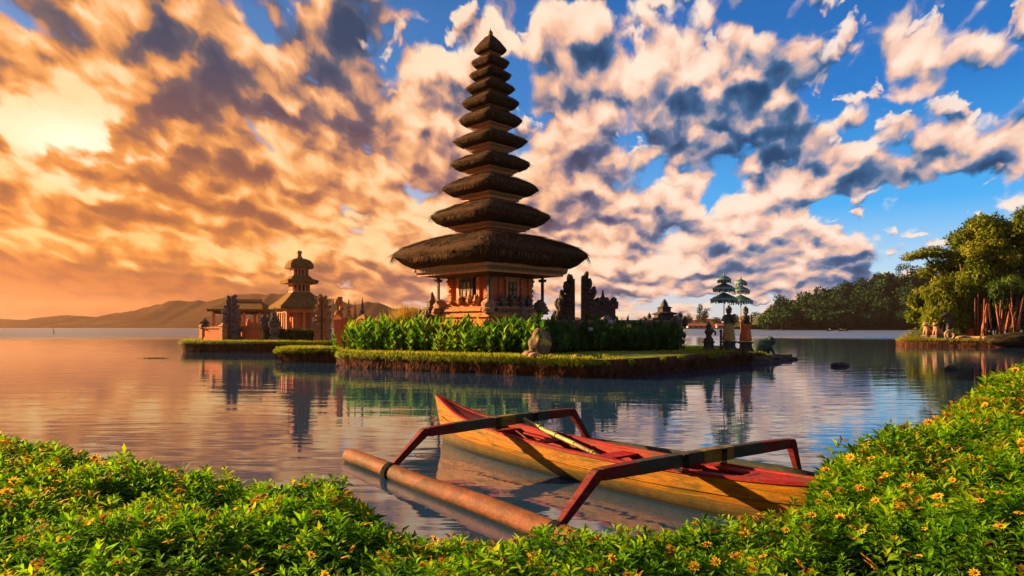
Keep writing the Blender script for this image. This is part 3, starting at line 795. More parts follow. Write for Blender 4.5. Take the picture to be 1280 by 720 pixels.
def px_thing(name, px, d, z, label, cat, rz=0.0, group=None):
    return thing(name, (X(px, d), d, z), label, cat, rz, group)

# low compound wall behind the plants: posts and coping
def wall(name, p0, p1, z0, z1, label, mats, thick=0.34, posts=4):
    p0, p1 = Vector((*p0, 0)), Vector((*p1, 0)); d = p1 - p0; L = d.length; a = math.atan2(d.y, d.x)
    t = thing(name, (p0.x, p0.y, z0), label, 'wall', a)
    b = MB(); b.box((L / 2, 0, (z1 - z0) / 2), (L, thick, z1 - z0), 0, 0)
    b.box((L / 2, 0, (z1 - z0) * 0.16), (L * 0.999, thick * 1.25, (z1 - z0) * 0.3), 0, 0)
    b.build('wall_panel', mats[0], t)
    b = MB()
    for k, (w, h0, h1) in enumerate(((1.25, 0, 0.07), (1.6, 0.07, 0.16), (1.1, 0.16, 0.24))):
        b.box((L / 2, 0, z1 - z0 + (h0 + h1) / 2), (L + 0.05 * k, thick * w, (h1 - h0) * 0.98), 0, 0)
    b.build('coping', mats[1], t)
    for i in range(posts):
        x = L * i / (posts - 1); b = MB()
        b.box((x, 0, (z1 - z0) / 2 + 0.12), (thick * 1.5, thick * 1.5, z1 - z0 + 0.24), 0, 0)
        b.box((x, 0, z1 - z0 + 0.32), (thick * 1.9, thick * 1.9, 0.12), 0, 0, 0.8)
        b.box((x, 0, z1 - z0 + 0.45), (thick * 1.1, thick * 1.1, 0.16), 0, 0, 0.5)
        b.build('pier', mats[1], t)
    return t
wall('compound_wall', (X(668, 41), 41.0), (X(846, 42), 42.0), TOP, 2.35, 'low grey wall with flat coping behind the dark plants right of the tower', (M['stone'], M['coping']), posts=3)
wall('compound_wall', (X(455, 44.5), 44.5), (X(568, 41.5), 41.5), TOP, 2.45, 'low brown brick wall behind the sunlit plants left of the tower', (M['wallbrick'], M['wallbrick']), posts=3)

# split gate right of the tower (seen against the sky)
for px0, px1, d, top, side, lab in ((718, 693, 43.5, 349, -1, 'left half of the dark split gate beside the tower, flat side to the gap'), (727, 751, 43.0, 345, 1, 'right half of the dark split gate, the taller carved stone')):
    h = Z(top, d) - TOP; w = abs(px1 - px0) / F * d
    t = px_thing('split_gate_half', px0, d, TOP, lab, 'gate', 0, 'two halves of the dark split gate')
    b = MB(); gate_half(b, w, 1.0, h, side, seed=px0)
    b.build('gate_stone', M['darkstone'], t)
t = px_thing('gate_wing', 757, 43.2, TOP, 'stepped dark wing wall leaning on the right half of the split gate', 'gate wing')
b = MB(); h = Z(376, 43.2) - TOP
b.box((0, 0, h * 0.42), (1.15, 0.7, h * 0.84), 0); b.box((0.05, 0, h * 0.87), (1.35, 0.85, h * 0.08), 0); b.box((-0.2, 0, h * 0.97), (0.6, 0.6, h * 0.14), 0, 0, 0.7)
for k in range(7): b.blob((-0.55 + k * 0.2, -0.2, h * (0.93 + 0.06 * (k % 2))), (0.14, 0.14, 0.24), seed=k, rough=0.5, sub=2)
b.build('wing_stone', M['darkstone'], t)
b = MB(); b.square((-0.18, 0, h * 0.98), [(0.20, 0), (0.14, 0.12), (0.18, 0.2), (0.10, 0.35), (0.03, 0.75)], 0, 0, 2, 0.08); b.build('spike', M['darkstone'], t)
b = MB(); b.square((0.50, 0, h * 0.92), [(0.2, 0), (0.24, 0.14), (0.16, 0.28), (0.2, 0.36), (0.08, 0.45)], 0, 0, 2, 0.08); b.build('end_carving', M['darkstone'], t)

t = px_thing('stone_shrine', 830.5, 43.0, TOP, 'small dark stone shrine with a spire at the right end of the grey wall', 'shrine')
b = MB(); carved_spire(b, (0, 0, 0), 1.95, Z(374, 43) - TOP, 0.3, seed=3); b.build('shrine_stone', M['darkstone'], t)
t = px_thing('stone_shrine', 540, 41.0, TOP, 'dark pointed stone shrine left of the tower, beside the golden reeds', 'shrine')
b = MB(); carved_spire(b, (0, 0, 0), 1.55, Z(365, 41) - TOP, 0.5, seed=8); b.build('shrine_stone', M['stone'], t)
b = MB(); b.blob((0.35, -0.5, Z(392, 41) - TOP), (0.35, 0.3, 0.3), 4, 0.5); b.build('offering_stone', M['palestone'], t)

# guardian figure and greenery at the right foot of the tower
t = px_thing('guardian_statue', 655, 37.4, 2.2, 'squat carved guardian statue at the right foot of the tower', 'statue')
b = MB(); b.square((0, 0, -1.4), [(0.42, 0), (0.42, 1.3), (0.5, 1.36), (0.5, 1.45), (0.34, 1.5)], 0.6, 0, 2, 0.05)
b.lathe((0, 0, 0.05), [(0.30, 0), (0.36, 0.15), (0.30, 0.38), (0.33, 0.55), (0.20, 0.66), (0.12, 0.70), (0.17, 0.78), (0.18, 0.90), (0.11, 1.02), (0.03, 1.14)], 14, 0, True, 1, 0.8, 0.08)
b.build('statue_body', M['stone'], t)
for s in (-1, 1):
    b = MB(); b.tube([(s * 0.28, 0, 0.62), (s * 0.42, -0.12, 0.42), (s * 0.2, -0.30, 0.34)], [0.09, 0.08, 0.07]); b.build('arm', M['stone'], t)

t = px_thing('golden_reeds', 514, 42.6, TOP, 'clump of dry golden reeds behind the wall left of the tower', 'reeds')
n = 900; bx_ = rng.normal(0, 0.55, n); by_ = rng.normal(0, 0.35, n)
hgt = (Z(378, 42.6) - TOP) * rng.uniform(0.72, 1.02, n)
leaf_mesh('blades', np.column_stack([bx_, by_, np.zeros(n)]), np.column_stack([rng.normal(0, 0.10, n), rng.normal(0, 0.10, n), np.ones(n)]), rand_unit(n), hgt, rng.uniform(0.03, 0.07, n), rng.uniform(0, 1, n), M['reed'], t, False, 0)

# gate pillars standing at the left end of the big island
for px, w, top, lab, sd in ((425, 6.5, 371, 'tall plain brick gate pillar, the leftmost beside the shrine island gap', 21), (436, 8, 373, 'carved brick pillar next to the tall leftmost gate pillar', 22), (444, 6, 376, 'slim carved pillar between its two taller neighbours left of the tower', 23), (453, 8, 371, 'pointed mossy pillar at the right end of the pillar row', 24)):
    d = 46.0
    t = px_thing('gate_pillar', px, d, TOP, lab, 'pillar', 0, 'row of carved pillars left of the plants')
    b = MB(); h = Z(top, d) - TOP; w_ = w / F * d
    if sd == 21:
        for i in range(9): b.box((0, 0, h * (i + 0.5) / 9), (w_ * (1.0 if i % 2 else 0.82), w_, h / 9 * 0.99), 0.1, 0)
        for i in range(6): b.blob((0.15 * (-1) ** i, -0.2, h * (0.3 + 0.12 * i)), (0.16, 0.14, 0.2), i, 0.5, 2)
    else: carved_spire(b, (0, 0, 0), w_ * 1.25, h, 0.2, seed=sd)
    b.build('pillar_stone', [M['wallbrick'] if sd != 24 else M['stone']], t)
wall('brick_wall', (X(424, 45.6), 45.6), (X(456, 45.2), 45.2), TOP, 2.4, 'short orange brick wall joining the pillar row', (M['brick'], M['brick']), posts=2)

# mossy boulder and small stones at the island rim
t = px_thing('mossy_boulder', 675, 31.6, TOP, 'rounded boulder with yellow moss on its left side, at the front rim of the island', 'boulder')
b = MB(); b.blob((0, 0, 0.55), (0.52, 0.5, 0.74), 3, 0.18, 4); 
M['mossrock'] = mat('moss covered rock', (0.07, 0.045, 0.03), (0.14, 0.10, 0.05), 3, 0.95, 0.8, (1, 1, 1), (0.36, 0.31, 0.035), lo=0.4); b.build('rock', M['mossrock'], t)
for i, (px, py, d, r, lab) in enumerate(((661, 446, 30.9, 0.22, 'pale brown stone lying left of the mossy boulder'), (668, 448, 30.4, 0.20, 'small reddish stone right below the mossy boulder'), (690, 448.5, 30.2, 0.14, 'small flat stone right of the mossy boulder'), (722, 449.5, 29.6, 0.16, 'yellowish stone alone on the shaded front rim'))):
    o = MB(); o.blob((0, 0, r * 0.5), (r * 1.3, r, r * 0.8), i + 9, 0.25, 3)
    o = o.build('rim_stone', M['palestone'] if i < 2 else M['mossrock']); o.location = (X(px, d), d, TOP + 0.02)
    tag(o, lab, 'stone', 'small stones on the front rim')

# ================================================================== plants on the island
def canna_bed(name, front, depth, n, hmax, material, label, seed, hvar=0.48):
    """a band of broad leaved plants: upright stems with long pointed leaves"""
    r = np.random.default_rng(seed)
    f = [Vector((*p, 0)) for p in front]; seg = [(f[i + 1] - f[i]).length for i in range(len(f) - 1)]; T = sum(seg)
    B, Dd, U, L, W, tn = [], [], [], [], [], []
    stems = MB()
    for _ in range(n):
        t = r.uniform(0, T); i = 0
        while t > seg[i] and i < len(seg) - 1: t -= seg[i]; i += 1
        p = f[i].lerp(f[i + 1], t / seg[i]); nrm = Vector((-(f[i + 1] - f[i]).y, (f[i + 1] - f[i]).x, 0)).normalized()
        dd = r.uniform(0, 1) ** 0.8 * depth
        p = p + nrm * dd
        h = hmax * (0.62 + 0.38 * min(1, dd / 0.9)) * (r.uniform(1 - hvar, 1.08) if r.uniform(0, 1) > 0.06 else r.uniform(1.05, 1.22)) * (0.9 + 0.18 * mnoise.noise(Vector((p.x * 0.7, p.y * 0.7, 1))))
        tone = np.clip(r.normal(0.48, 0.16) + 0.45 * mnoise.noise(Vector((p.x * 0.9, p.y * 0.9, seed))), 0, 1)
        a0 = r.uniform(0, 6.28)
        stems.tube([(p.x, p.y, TOP), (p.x, p.y, TOP + h * 0.85)], [0.025, 0.012], 4)
        k = int(r.integers(7, 11))
        for j in range(k):
            z = h * (0.12 + 0.78 * j / k); a = a0 + j * 2.4
            up = 0.9 + 1.6 * j / k + r.normal(0, 0.25)
            B.append((p.x, p.y, TOP + z)); Dd.append((math.cos(a), math.sin(a), up)); U.append((-math.cos(a) * up, -math.sin(a) * up, 1))
            L.append(h * r.uniform(0.32, 0.50)); W.append(r.uniform(0.13, 0.25)); tn.append(np.clip(tone + r.normal(0, 0.16), 0, 1))
    root = leaf_mesh(name, np.array(B), np.array(Dd), np.array(U), np.array(L), np.array(W), np.array(tn), material, None, True, 0.10)
    tag(root, label, 'plants', kind='stuff')
    stems.build('stems', M['leaf_shaded'], root)['kind'] = 'stuff'
    return root
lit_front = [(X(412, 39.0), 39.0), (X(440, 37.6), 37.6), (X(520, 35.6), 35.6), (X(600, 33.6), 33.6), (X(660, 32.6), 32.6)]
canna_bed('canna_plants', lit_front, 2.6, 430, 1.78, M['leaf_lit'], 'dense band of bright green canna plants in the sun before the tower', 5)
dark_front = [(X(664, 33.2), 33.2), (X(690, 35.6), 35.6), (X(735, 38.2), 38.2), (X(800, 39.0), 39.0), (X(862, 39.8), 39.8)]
canna_bed('canna_plants', dark_front, 2.0, 430, 1.72, M['leaf_shaded'], 'dense band of dark shaded canna plants right of the boulder', 6)
# two pale flowers stand out above the shaded band
for px, py, d, lab in ((786, 409, 38.6, 'single yellow flower above the dark plants'), (763, 404, 38.8, 'single pale flower near the middle of the dark plants'), (738, 413, 38.4, 'whitish flower low in the dark plants')):
    t = px_thing('canna_flower', px, d, TOP, lab, 'flower')
    z = Z(py, d) - TOP; b = MB(); b.tube([(0, 0, 0), (0.02, 0, z)], 0.015, 5); b.build('stem', M['leaf_shaded'], t)
    for k in range(5):
        a = k * 1.257; b = MB(); b.blob((math.cos(a) * 0.08, math.sin(a) * 0.08, z + 0.06), (0.075, 0.075, 0.11), k, 0.2, 2); b.build('petal', M['clothyellow'] if px == 786 else M['clothwhite'], t)

# ================================================================== guardian corner on the right tip of the island
def wrapped_statue(px, d, z0, top, cloth, lab, seed):
    t = px_thing('temple_statue', px, d, z0, lab, 'statue', 0, 'cloth wrapped statues under the parasols')
    H = Z(top, d) - z0; w = 0.33
    b = MB(); b.square((0, 0, 0), [(w * 1.0, 0), (w * 1.0, 0.06 * H), (w * 0.82, 0.07 * H), (w * 0.78, 0.17 * H), (w * 1.0, 0.18 * H), (w * 1.0, 0.215 * H), (w * 0.7, 0.22 * H)], 0.3, 0, 2, 0.06)
    b.build('pedestal', M['darkstone'], t)
    n = 30; rs = []
    for r_, z_ in ((1.02, 0.225), (1.10, 0.26), (1.0, 0.36), (0.94, 0.45), (0.84, 0.55), (0.78, 0.62), (0.70, 0.63)):
        rs.append([(math.cos(2 * math.pi * i / n) * w * r_ * (1 + 0.07 * math.sin(i * 2.1 + seed) * (0.7 - z_) * 3), math.sin(2 * math.pi * i / n) * w * 0.85 * r_ * (1 + 0.07 * math.cos(i * 1.7) * (0.7 - z_) * 3), z_ * H) for i in range(n)])
    b = MB(); b.rings(rs, 0, True); b.build('wrapped_cloth', cloth, t)
    b = MB(); b.lathe((0, 0, 0.60 * H), [(w * 0.84, 0), (w * 0.90, 0.015 * H), (w * 0.90, 0.04 * H), (w * 0.82, 0.05 * H)], 20, 0, True, 1, 0.86); b.build('sash', M['clothgreen'] if seed == 1 else M['darkwood'], t)
    b = MB(); b.lathe((0, 0, 0.63 * H), [(w * 0.62, 0), (w * 0.80, 0.07 * H), (w * 0.92, 0.125 * H), (w * 0.80, 0.15 * H), (w * 0.34, 0.165 * H), (w * 0.30, 0.18 * H), (w * 0.46, 0.20 * H), (w * 0.52, 0.235 * H), (w * 0.46, 0.265 * H), (w * 0.62, 0.27 * H), (w * 0.60, 0.285 * H), (w * 0.40, 0.30 * H), (w * 0.44, 0.315 * H), (w * 0.22, 0.335 * H), (w * 0.05, 0.37 * H)], 18, 0, True, 1, 0.8, 0.06)
    b.blob((0, -w * 0.46, 0.855 * H), (w * 0.12, w * 0.14, w * 0.2), seed, 0.2, 2)
    b.build('torso', M['stone'], t)
    for s in (-1, 1):
        b = MB(); b.tube([(s * w * 0.86, 0, 0.75 * H), (s * w * 1.12, -0.04, 0.665 * H), (s * w * 0.6, -w * 0.85, 0.65 * H)], [0.085, 0.075, 0.06], 8); b.build('arm', M['stone'], t)
    b = MB(); b.tube([(w * 0.62, -w * 0.95, 0.56 * H), (w * 0.7, -w * 0.85, 0.80 * H)], [0.05, 0.085], 7); b.build('club', M['stone'], t)
Z1, Z2 = TOP, TOP * 0.86
wrapped_statue(911, 39.4, Z1, 381, M['clothyellow'], 'guardian statue wrapped in pale yellow cloth under the left parasol', 1)
wrapped_statue(932, 41.6, Z2, 382, M['clothred'], 'guardian statue wrapped in orange red cloth under the right parasol', 2)
def parasol(px, d, z0, tiers, tip, lab):
    t = px_thing('tiered_parasol', px, d, z0, lab, 'parasol', 0, 'ceremonial parasols at the right tip of the island')
    s = d / F
    b = MB(); b.tube([(0, 0, -0.1), (0, 0, Z(tip + 8, d) - z0)], 0.028, 8); b.build('pole', M['palestone'], t)
    for r, py in tiers:
        z = Z(py, d) - z0; R_ = r * s; n = 20
        b = MB()
        b.rings([[(math.cos(2 * math.pi * i / n) * R_ * q * (0.97 if i % 2 else 1), math.sin(2 * math.pi * i / n) * R_ * q * (0.97 if i % 2 else 1), z + dz) for i in range(n)] for q, dz in ((0.96, -0.03), (1.0, -0.01), (0.80, 0.12 * R_ + 0.04), (0.45, 0.27 * R_ + 0.05), (0.08, 0.42 * R_ + 0.06))], 0, False)
        c = b.build('canopy', M['clothgreen'], t)
        b = MB()
        for i in range(26):
            a = 2 * math.pi * i / 26; hh = rnd.uniform(0.13, 0.20)
            b.box((math.cos(a) * R_ * 0.97, math.sin(a) * R_ * 0.97, z - hh / 2 - 0.05), (0.015, R_ * 0.13, hh), a, i % 2)
        b.rings([[(math.cos(2 * math.pi * i / 32) * R_ * q, math.sin(2 * math.pi * i / 32) * R_ * q, z + dz) for i in range(32)] for q, dz in ((0.985, -0.07), (1.015, -0.06), (1.02, 0.015), (0.99, 0.03))], 0)
        b.build('fringe', [M['clothwhite'], M['clothgreen']], c)
    b = MB(); z = Z(tip, d) - z0; b.lathe((0, 0, z - 0.38), [(0.05, 0), (0.08, 0.06), (0.04, 0.12), (0.06, 0.2), (0.02, 0.28), (0.005, 0.40)], 8); b.build('finial', M['goldwood'], t)
parasol(905, 39.0, TOP, ((16.5, 374), (13.5, 360.5), (8.5, 349)), 339, 'green ceremonial parasol of three tiers, the larger one on the left')
parasol(926, 41.2, Z2, ((14.5, 376), (11.0, 363), (7.5, 353)), 344, 'green ceremonial parasol of three tiers, the smaller one behind on the right')
t = px_thing('small_statue', 886, 38.8, TOP, 'slim dark kneeling statue on the lit grass left of the parasols', 'statue')
b = MB(); H = Z(402, 38.8) - TOP
b.square((0, 0, 0), [(0.30, 0), (0.30, 0.15), (0.22, 0.2), (0.20, 0.45), (0.26, 0.5), (0.26, 0.58)], 0.2, 0, 2, 0.06); b.build('pedestal', M['darkstone'], t)
b = MB(); b.lathe((0, 0, 0.56), [(0.26, 0), (0.28, 0.12), (0.17, 0.24), (0.15, 0.36), (0.24, 0.52), (0.22, 0.66), (0.09, 0.74), (0.14, 0.82), (0.15, 0.93), (0.08, 1.02), (0.02, H - 0.56)], 14, 0, True, 1, 0.8, 0.08); b.build('statue_body', M['darkstone'], t)
b = MB(); b.tube([(0.15, 0, 1.25), (0.34, -0.1, 1.10), (0.30, -0.22, 0.92)], [0.07, 0.06, 0.05]); b.build('arm', M['darkstone'], t)
t = px_thing('lily_post', 901, 38.3, TOP, 'thin dark wooden post between the small statue and the yellow wrapped statue', 'post')
b = MB(); b.tube([(0, 0, -0.1), (0.01, 0, Z(414, 38.3) - TOP)], 0.07, 8); b.lathe((0, 0, Z(414, 38.3) - TOP), [(0.09, 0), (0.09, 0.05), (0.04, 0.1)], 8); b.build('post_shaft', M['darkwood'], t); t.name = 'wooden_post'
# the squatting green frog
t = px_thing('frog_statue', 954, 45.0, TOP * 0.45, 'big dark green frog statue sitting on the rocks at the tip', 'statue')
s = 45.0 / F
b = MB(); b.blob((-2 * s, 0, 10 * s), (13.5 * s, 9 * s, 9.5 * s), 5, 0.10, 4); b.blob((9 * s, -1 * s, 16.5 * s), (6.5 * s, 6 * s, 5.2 * s), 6, 0.10, 4); b.blob((4 * s, 0, 13 * s), (8 * s, 7.5 * s, 7.5 * s), 7, 0.08, 3); b.build('frog_body', M['greenstone'], t)
for q in (-1, 1):
    b = MB(); b.blob((8.5 * s, q * 3.6 * s, 21 * s), (1.9 * s, 1.7 * s, 1.8 * s), 8, 0.05, 2); b.build('eye', M['greenstone'], t)
    b = MB(); b.tube([(7 * s, q * 6 * s, 10 * s), (9 * s, q * 7.5 * s, 4 * s), (11 * s, q * 7.5 * s, 0)], [2.4 * s, 1.9 * s, 1.6 * s], 8); b.build('front_leg', M['greenstone'], t)
    b = MB(); b.blob((-8 * s, q * 7 * s, 5.5 * s), (6.5 * s, 3.6 * s, 6 * s), 9, 0.08, 3); b.blob((-4 * s, q * 8 * s, 0.8 * s), (6 * s, 2.4 * s, 1.6 * s), 4, 0.1, 2); b.build('hind_leg', M['greenstone'], t)
for i, (px, d, r, lab) in enumerate(((938, 42.0, 1.0, 'broad dark rock under the red wrapped statue'), (956, 43.6, 0.85, 'dark rock at the waterline below the frog'), (973, 45.4, 0.75, 'low rock ending the island tip in the water'))):
    b = MB(); b.blob((0, 0, 0.0), (r * 1.5, r, r * 0.45), i + 30, 0.3, 4)
    o = b.build('shore_rock', M['darkstone']); o.location = (X(px, d), d, 0.05); tag(o, lab, 'rock', 'dark rocks at the island tip')

# ================================================================== shrine island on the left
LT = 0.9
DL = 64.0
def zL(py): return Z(py, DL) - LT
def wL(px): return px / F * DL
sh = thing('small_pagoda', (X(374, DL), DL, LT), 'small temple of three stacked roofs on the left island', 'temple')
rz = R(33)
# roofs are four sided hips with a slight droop
def hip_roof(name, w, tip, top, bot, wt_, parent):
    b = MB(); h = wL(w) / S2 * 1.16
    b.square((0, 0, 0), [(h * 0.8, zL(bot - 0.5)), (h * 0.97, zL(bot)), (h, zL(tip)), (h * 0.98, zL(tip - 1.2)), (h * 0.72, zL(tip + (top - tip) * 0.42)), (wL(wt_ * 1.25) / S2, zL(top - 0.1)), (wL(wt_) / S2, zL(top - 1.0))], rz, 0, 8, 0.012, False)
    return b.build(name, M['tile'], parent)
hip_roof('roof', 37, 384, 366, 386.5, 13, sh)
hip_roof('roof', 23, 352, 345, 355, 11, sh)
tr = MB(); h = wL(17) / S2 * 1.18
tr.square((0, 0, 0), [(h * 0.8, zL(335.5)), (h * 0.98, zL(336)), (h, zL(333.5)), (h * 0.93, zL(329.5)), (h * 0.74, zL(326)), (h * 0.42, zL(323.6)), (h * 0.16, zL(322.8))], rz, 0, 8, 0.012)
tr = tr.build('roof', M['tile'], sh)
b = MB(); b.square((0, 0, 0), [(wL(3.2), zL(323.5)), (wL(3.2), zL(321.5)), (wL(2.2), zL(320.5)), (wL(2.2), zL(317)), (wL(3), zL(316.4)), (wL(2.6), zL(314.5)), (wL(0.5), zL(313))], rz); b.build('finial', M['wallbrick'], tr)
for w, y0, y1 in ((13.5, 366, 354.5), (11.5, 346, 335.5)):
    b = MB(); h = wL(w) / S2
    b.square((0, 0, 0), [(h * 1.12, zL(y0)), (h * 1.12, zL(y0 - 1.6))], rz, 0); b.square((0, 0, 0), [(h * 1.15, zL(y1 + 2)), (h * 1.2, zL(y1))], rz, 0)
    b.square((0, 0, 0), [(h * 0.62, zL(y0)), (h * 0.62, zL(y1))], rz, 1)
    for k in range(4):
        for i in range(5):
            t_ = (i / 4) * 2 - 1; a = rz + k * math.pi / 2
            u = Vector((math.cos(a), math.sin(a))); v = Vector((-u.y, u.x)); q = u * h + v * h * t_
            b.box((q.x, q.y, (zL(y0) + zL(y1)) / 2), (0.13, 0.13, zL(y1) - zL(y0)), a, 0)
    b.build('storey', [M['redwood'], M['darkwood']], sh)
b = MB(); h = wL(29) / S2
b.square((0, 0, 0), [(h * 1.06, zL(391)), (h * 1.10, zL(385.5))], rz, 0); b.build('beam_frame', M['redwood'], sh)
for k in range(4):
    for i in range(4):
        t_ = (i / 4) * 2 - 1; a = rz + k * math.pi / 2
        u = Vector((math.cos(a), math.sin(a))); v = Vector((-u.y, u.x)); q = u * h * 0.98 + v * h * 0.98 * t_
        b = MB(); b.box((q.x, q.y, (zL(391) + zL(421)) / 2), (0.20, 0.20, zL(391) - zL(421)), a, 0); b.box((q.x, q.y, zL(420)), (0.4, 0.4, 0.5), a, 1, 0.7)
        b.build('column', [M['palestone'] if i % 2 else M['redwood'], M['stone']], sh)
b = MB(); b.square((0, 0, 0), [(h * 0.5, zL(421)), (h * 0.5, zL(390))], rz, 0); b.build('cella', M['brick'], sh)
b = MB(); b.square((0, 0, 0), [(h * 1.25, -0.1), (h * 1.25, zL(424)), (h * 1.15, zL(423.5)), (h * 1.15, zL(420.5))], rz, 0); b.build('platform', M['wallbrick'], sh)

# open pavilion with a long hipped roof
DP = 67.0
pv = thing('open_pavilion', (X(303, DP), DP, LT), 'open pavilion with a long low hipped roof left of the small temple', 'pavilion', R(4))
s = DP / F
def zp(py): return Z(py, DP) - LT
b = MB()
e = [(-33 * s, -2.2, zp(387)), (33 * s, -2.2, zp(387)), (33 * s, 2.2, zp(387)), (-33 * s, 2.2, zp(387))]
ed = [(x * 1.0, y, z - 0.22) for x, y, z in e]
rg = [(-15 * s, 0, zp(376.5)), (23 * s, 0, zp(376.5))]
b.add(ed + e + rg, [(3, 2, 1, 0), (0, 1, 5, 4), (1, 2, 6, 5), (2, 3, 7, 6), (3, 0, 4, 7), (4, 5, 9, 8), (5, 6, 9), (6, 7, 8, 9), (7, 4, 8)])
rf = b.build('roof', M['tile'], pv)
b = MB(); b.bar([(-16 * s, 0, zp(376)), (24 * s, 0, zp(376))], 0.3, 0.28); b.build('ridge', M['palestone'], rf)
b = MB(); b.box((0, -1.7, zp(390)), (56 * s, 0.2, 0.4)); b.box((0, 1.7, zp(390)), (56 * s, 0.2, 0.4)); b.box((-27 * s, 0, zp(390)), (0.2, 3.2, 0.38)); b.box((27 * s, 0, zp(390)), (0.2, 3.2, 0.38)); b.build('beams', M['darkwood'], pv)
for x in (-27, -9, 9, 27):
    for y in (-1.7, 1.7):
        b = MB(); b.box((x * s, y, zp(391) / 2), (0.22, 0.22, zp(391) - 0.02)); b.build('post', M['redwood'], pv)
b = MB(); b.box((0, 0, 0.35), (62 * s, 4.2, 0.7)); b.box((4 * s, 0.6, 1.2), (26 * s, 2.2, 1.0)); b.build('floor', M['wallbrick'], pv)

# split gate, walls and ornaments at the front
for px0, w, d, top, side, lab in ((287.5, 8.5, 61.5, 371, -1, 'left half of the mossy split gate in front of the pavilion'), (291.5, 8.5, 61.5, 370, 1, 'right half of the mossy split gate in front of the pavilion')):
    t = px_thing('split_gate_half', px0, d, LT, lab, 'gate', 0, 'two halves of the small split gate')
    b = MB(); gate_half(b, w / F * d, 0.8, Z(top, d) - LT, side, seed=int(px0)); b.build('gate_stone', M['stone'], t)
wall('brick_wall', (X(254, 62.4), 62.4), (X(279, 60.6), 60.6), LT, 1.95, 'low orange brick wall left of the small split gate', (M['brick'], M['wallbrick']), posts=2)
wall('brick_wall', (X(299, 62.4), 62.4), (X(330, 60.2), 60.2), LT, 2.0, 'low orange brick wall right of the small split gate', (M['brick'], M['wallbrick']), posts=2)
for px, w, z0, top, lab, sd in ((256, 9, 2.0, 397, 'dark pointed ornament on the left end of the low brick wall', 31), (331, 10, 2.0, 390, 'dark pointed ornament on the pillar at the right end of the low brick wall', 32), (343, 12, LT, 385, 'mossy stone shrine in front of the left column of the small temple', 33)):
    d = {256: 62.3, 331: 60.2, 343: 59.8}[px]
    t = px_thing('stone_ornament', px, d, z0, lab, 'ornament', 0, 'carved stones in front of the small temple')
    b = MB(); carved_spire(b, (0, 0, 0), w / F * d * 1.1, Z(top, d) - z0, 0.4, seed=sd); b.build('ornament_stone', M['stone'], t)
t = px_thing('seated_statue', 311, 62.5, LT, 'small reddish seated statue on a plinth under the pavilion roof edge', 'statue')
b = MB(); H = Z(398, 62.5) - LT; b.square((0, 0, 0), [(0.35, 0), (0.35, 0.9), (0.42, 1.0), (0.3, 1.05)], 0.2, 0, 2, 0.04); b.build('plinth', M['wallbrick'], t)
b = MB(); b.lathe((0, 0, 1.0), [(0.30, 0), (0.33, 0.2), (0.22, 0.5), (0.26, 0.7), (0.12, 0.84), (0.17, 0.95), (0.12, H - 1.1), (0.03, H - 1.0)], 12, 0, True, 1, 1, 0.07); b.build('statue_body', M['clothred'], t)
# clipped dark hedge before the temple
hd_ = thing('clipped_hedge', (X(366, 60.2), 60.2, LT), 'long clipped dark hedge before the small temple', 'hedge')
n = 7000; hw_ = 34 / F * 60.2
base = np.column_stack([rng.uniform(-hw_, hw_, n), rng.uniform(-0.45, 0.45, n), rng.uniform(0, Z(412.5, 60.2) - LT, n)])
leaf_mesh('foliage', base, rand_unit(n) + np.array([0, -0.4, 0.3]), rand_unit(n), rng.uniform(0.12, 0.24, n), rng.uniform(0.07, 0.12, n), rng.uniform(0, 1, n), M['tree_dark'], hd_, False)
b = MB(); b.box((0, 0, (Z(413.5, 60.2) - LT) / 2), (hw_ * 1.96, 0.7, Z(413.5, 60.2) - LT)); b.build('twigs', M['soil'], hd_)
# tall gate right of the small temple
for px0, w, top, side, lab in ((402.5, 9, 369, -1, 'left half of the tall plant grown gate right of the small temple'), (405, 8.5, 371, 1, 'right half of the tall plant grown gate right of the small temple')):
    d = 59.6
    t = px_thing('split_gate_half', px0, d, LT, lab, 'gate', 0, 'two halves of the tall side gate')
    b = MB(); gate_half(b, w / F * d, 0.9, Z(top, d) - LT, side, seed=int(px0) + 5); b.build('gate_stone', M['wallbrick'], t)
    h = Z(top, d) - LT; sgn = side
    foliage('creeper', [((sgn * 0.3, -0.35, h * f), (0.40, 0.22, 0.5)) for f in (0.5, 0.72, 0.9)], 160, 0.17, M['tree_dark'], t)

# ================================================================== wooded bank on the right
def tree(name, px, d, z0, clumps, per, size, material, lab, cat='tree', trunk=None, limbs=(), bark='bark', group=None, hang=0.4, shell=0.35, wr=0.5):
    """clumps in picture units around the trunk foot: (dx, rows above the foot, depth, rx, ry (depth), rz)"""
    t = px_thing(name, px, d, z0, lab, cat, 0, group)
    s = d / F
    cl = [((c[0] * s, c[2] * s, c[1] * s), (c[3] * s, c[4] * s, c[5] * s)) for c in clumps]
    foliage('crown', cl, per, size, material, t, hang, shell, wr)
    if trunk:
        b = MB(); b.tube([(x * s, y * s, z * s) for x, z, y in trunk[0]], [r * s for r in trunk[1]], 9)
        tk = b.build('trunk', M[bark], t)
        for pts, rad in limbs:
            b = MB(); b.tube([(x * s, y * s, z * s) for x, z, y in pts], [r * s for r in rad], 6); b.build('limb', M[bark], tk)
    return t
def scatter_clumps(r, cx, cz, w, h, n, rad, dep=30, flat=0.8):
    out = []
    for _ in range(n):
        while True:
            u, v = r.uniform(-1, 1), r.uniform(-1, 1)
            if u * u + v * v < 1: break
        q = rad * r.uniform(0.6, 1.25)
        out.append((cx + u * w, cz + v * h, r.uniform(-1, 1) * dep, q, q, q * flat))
    return out
rr = random.Random(5)
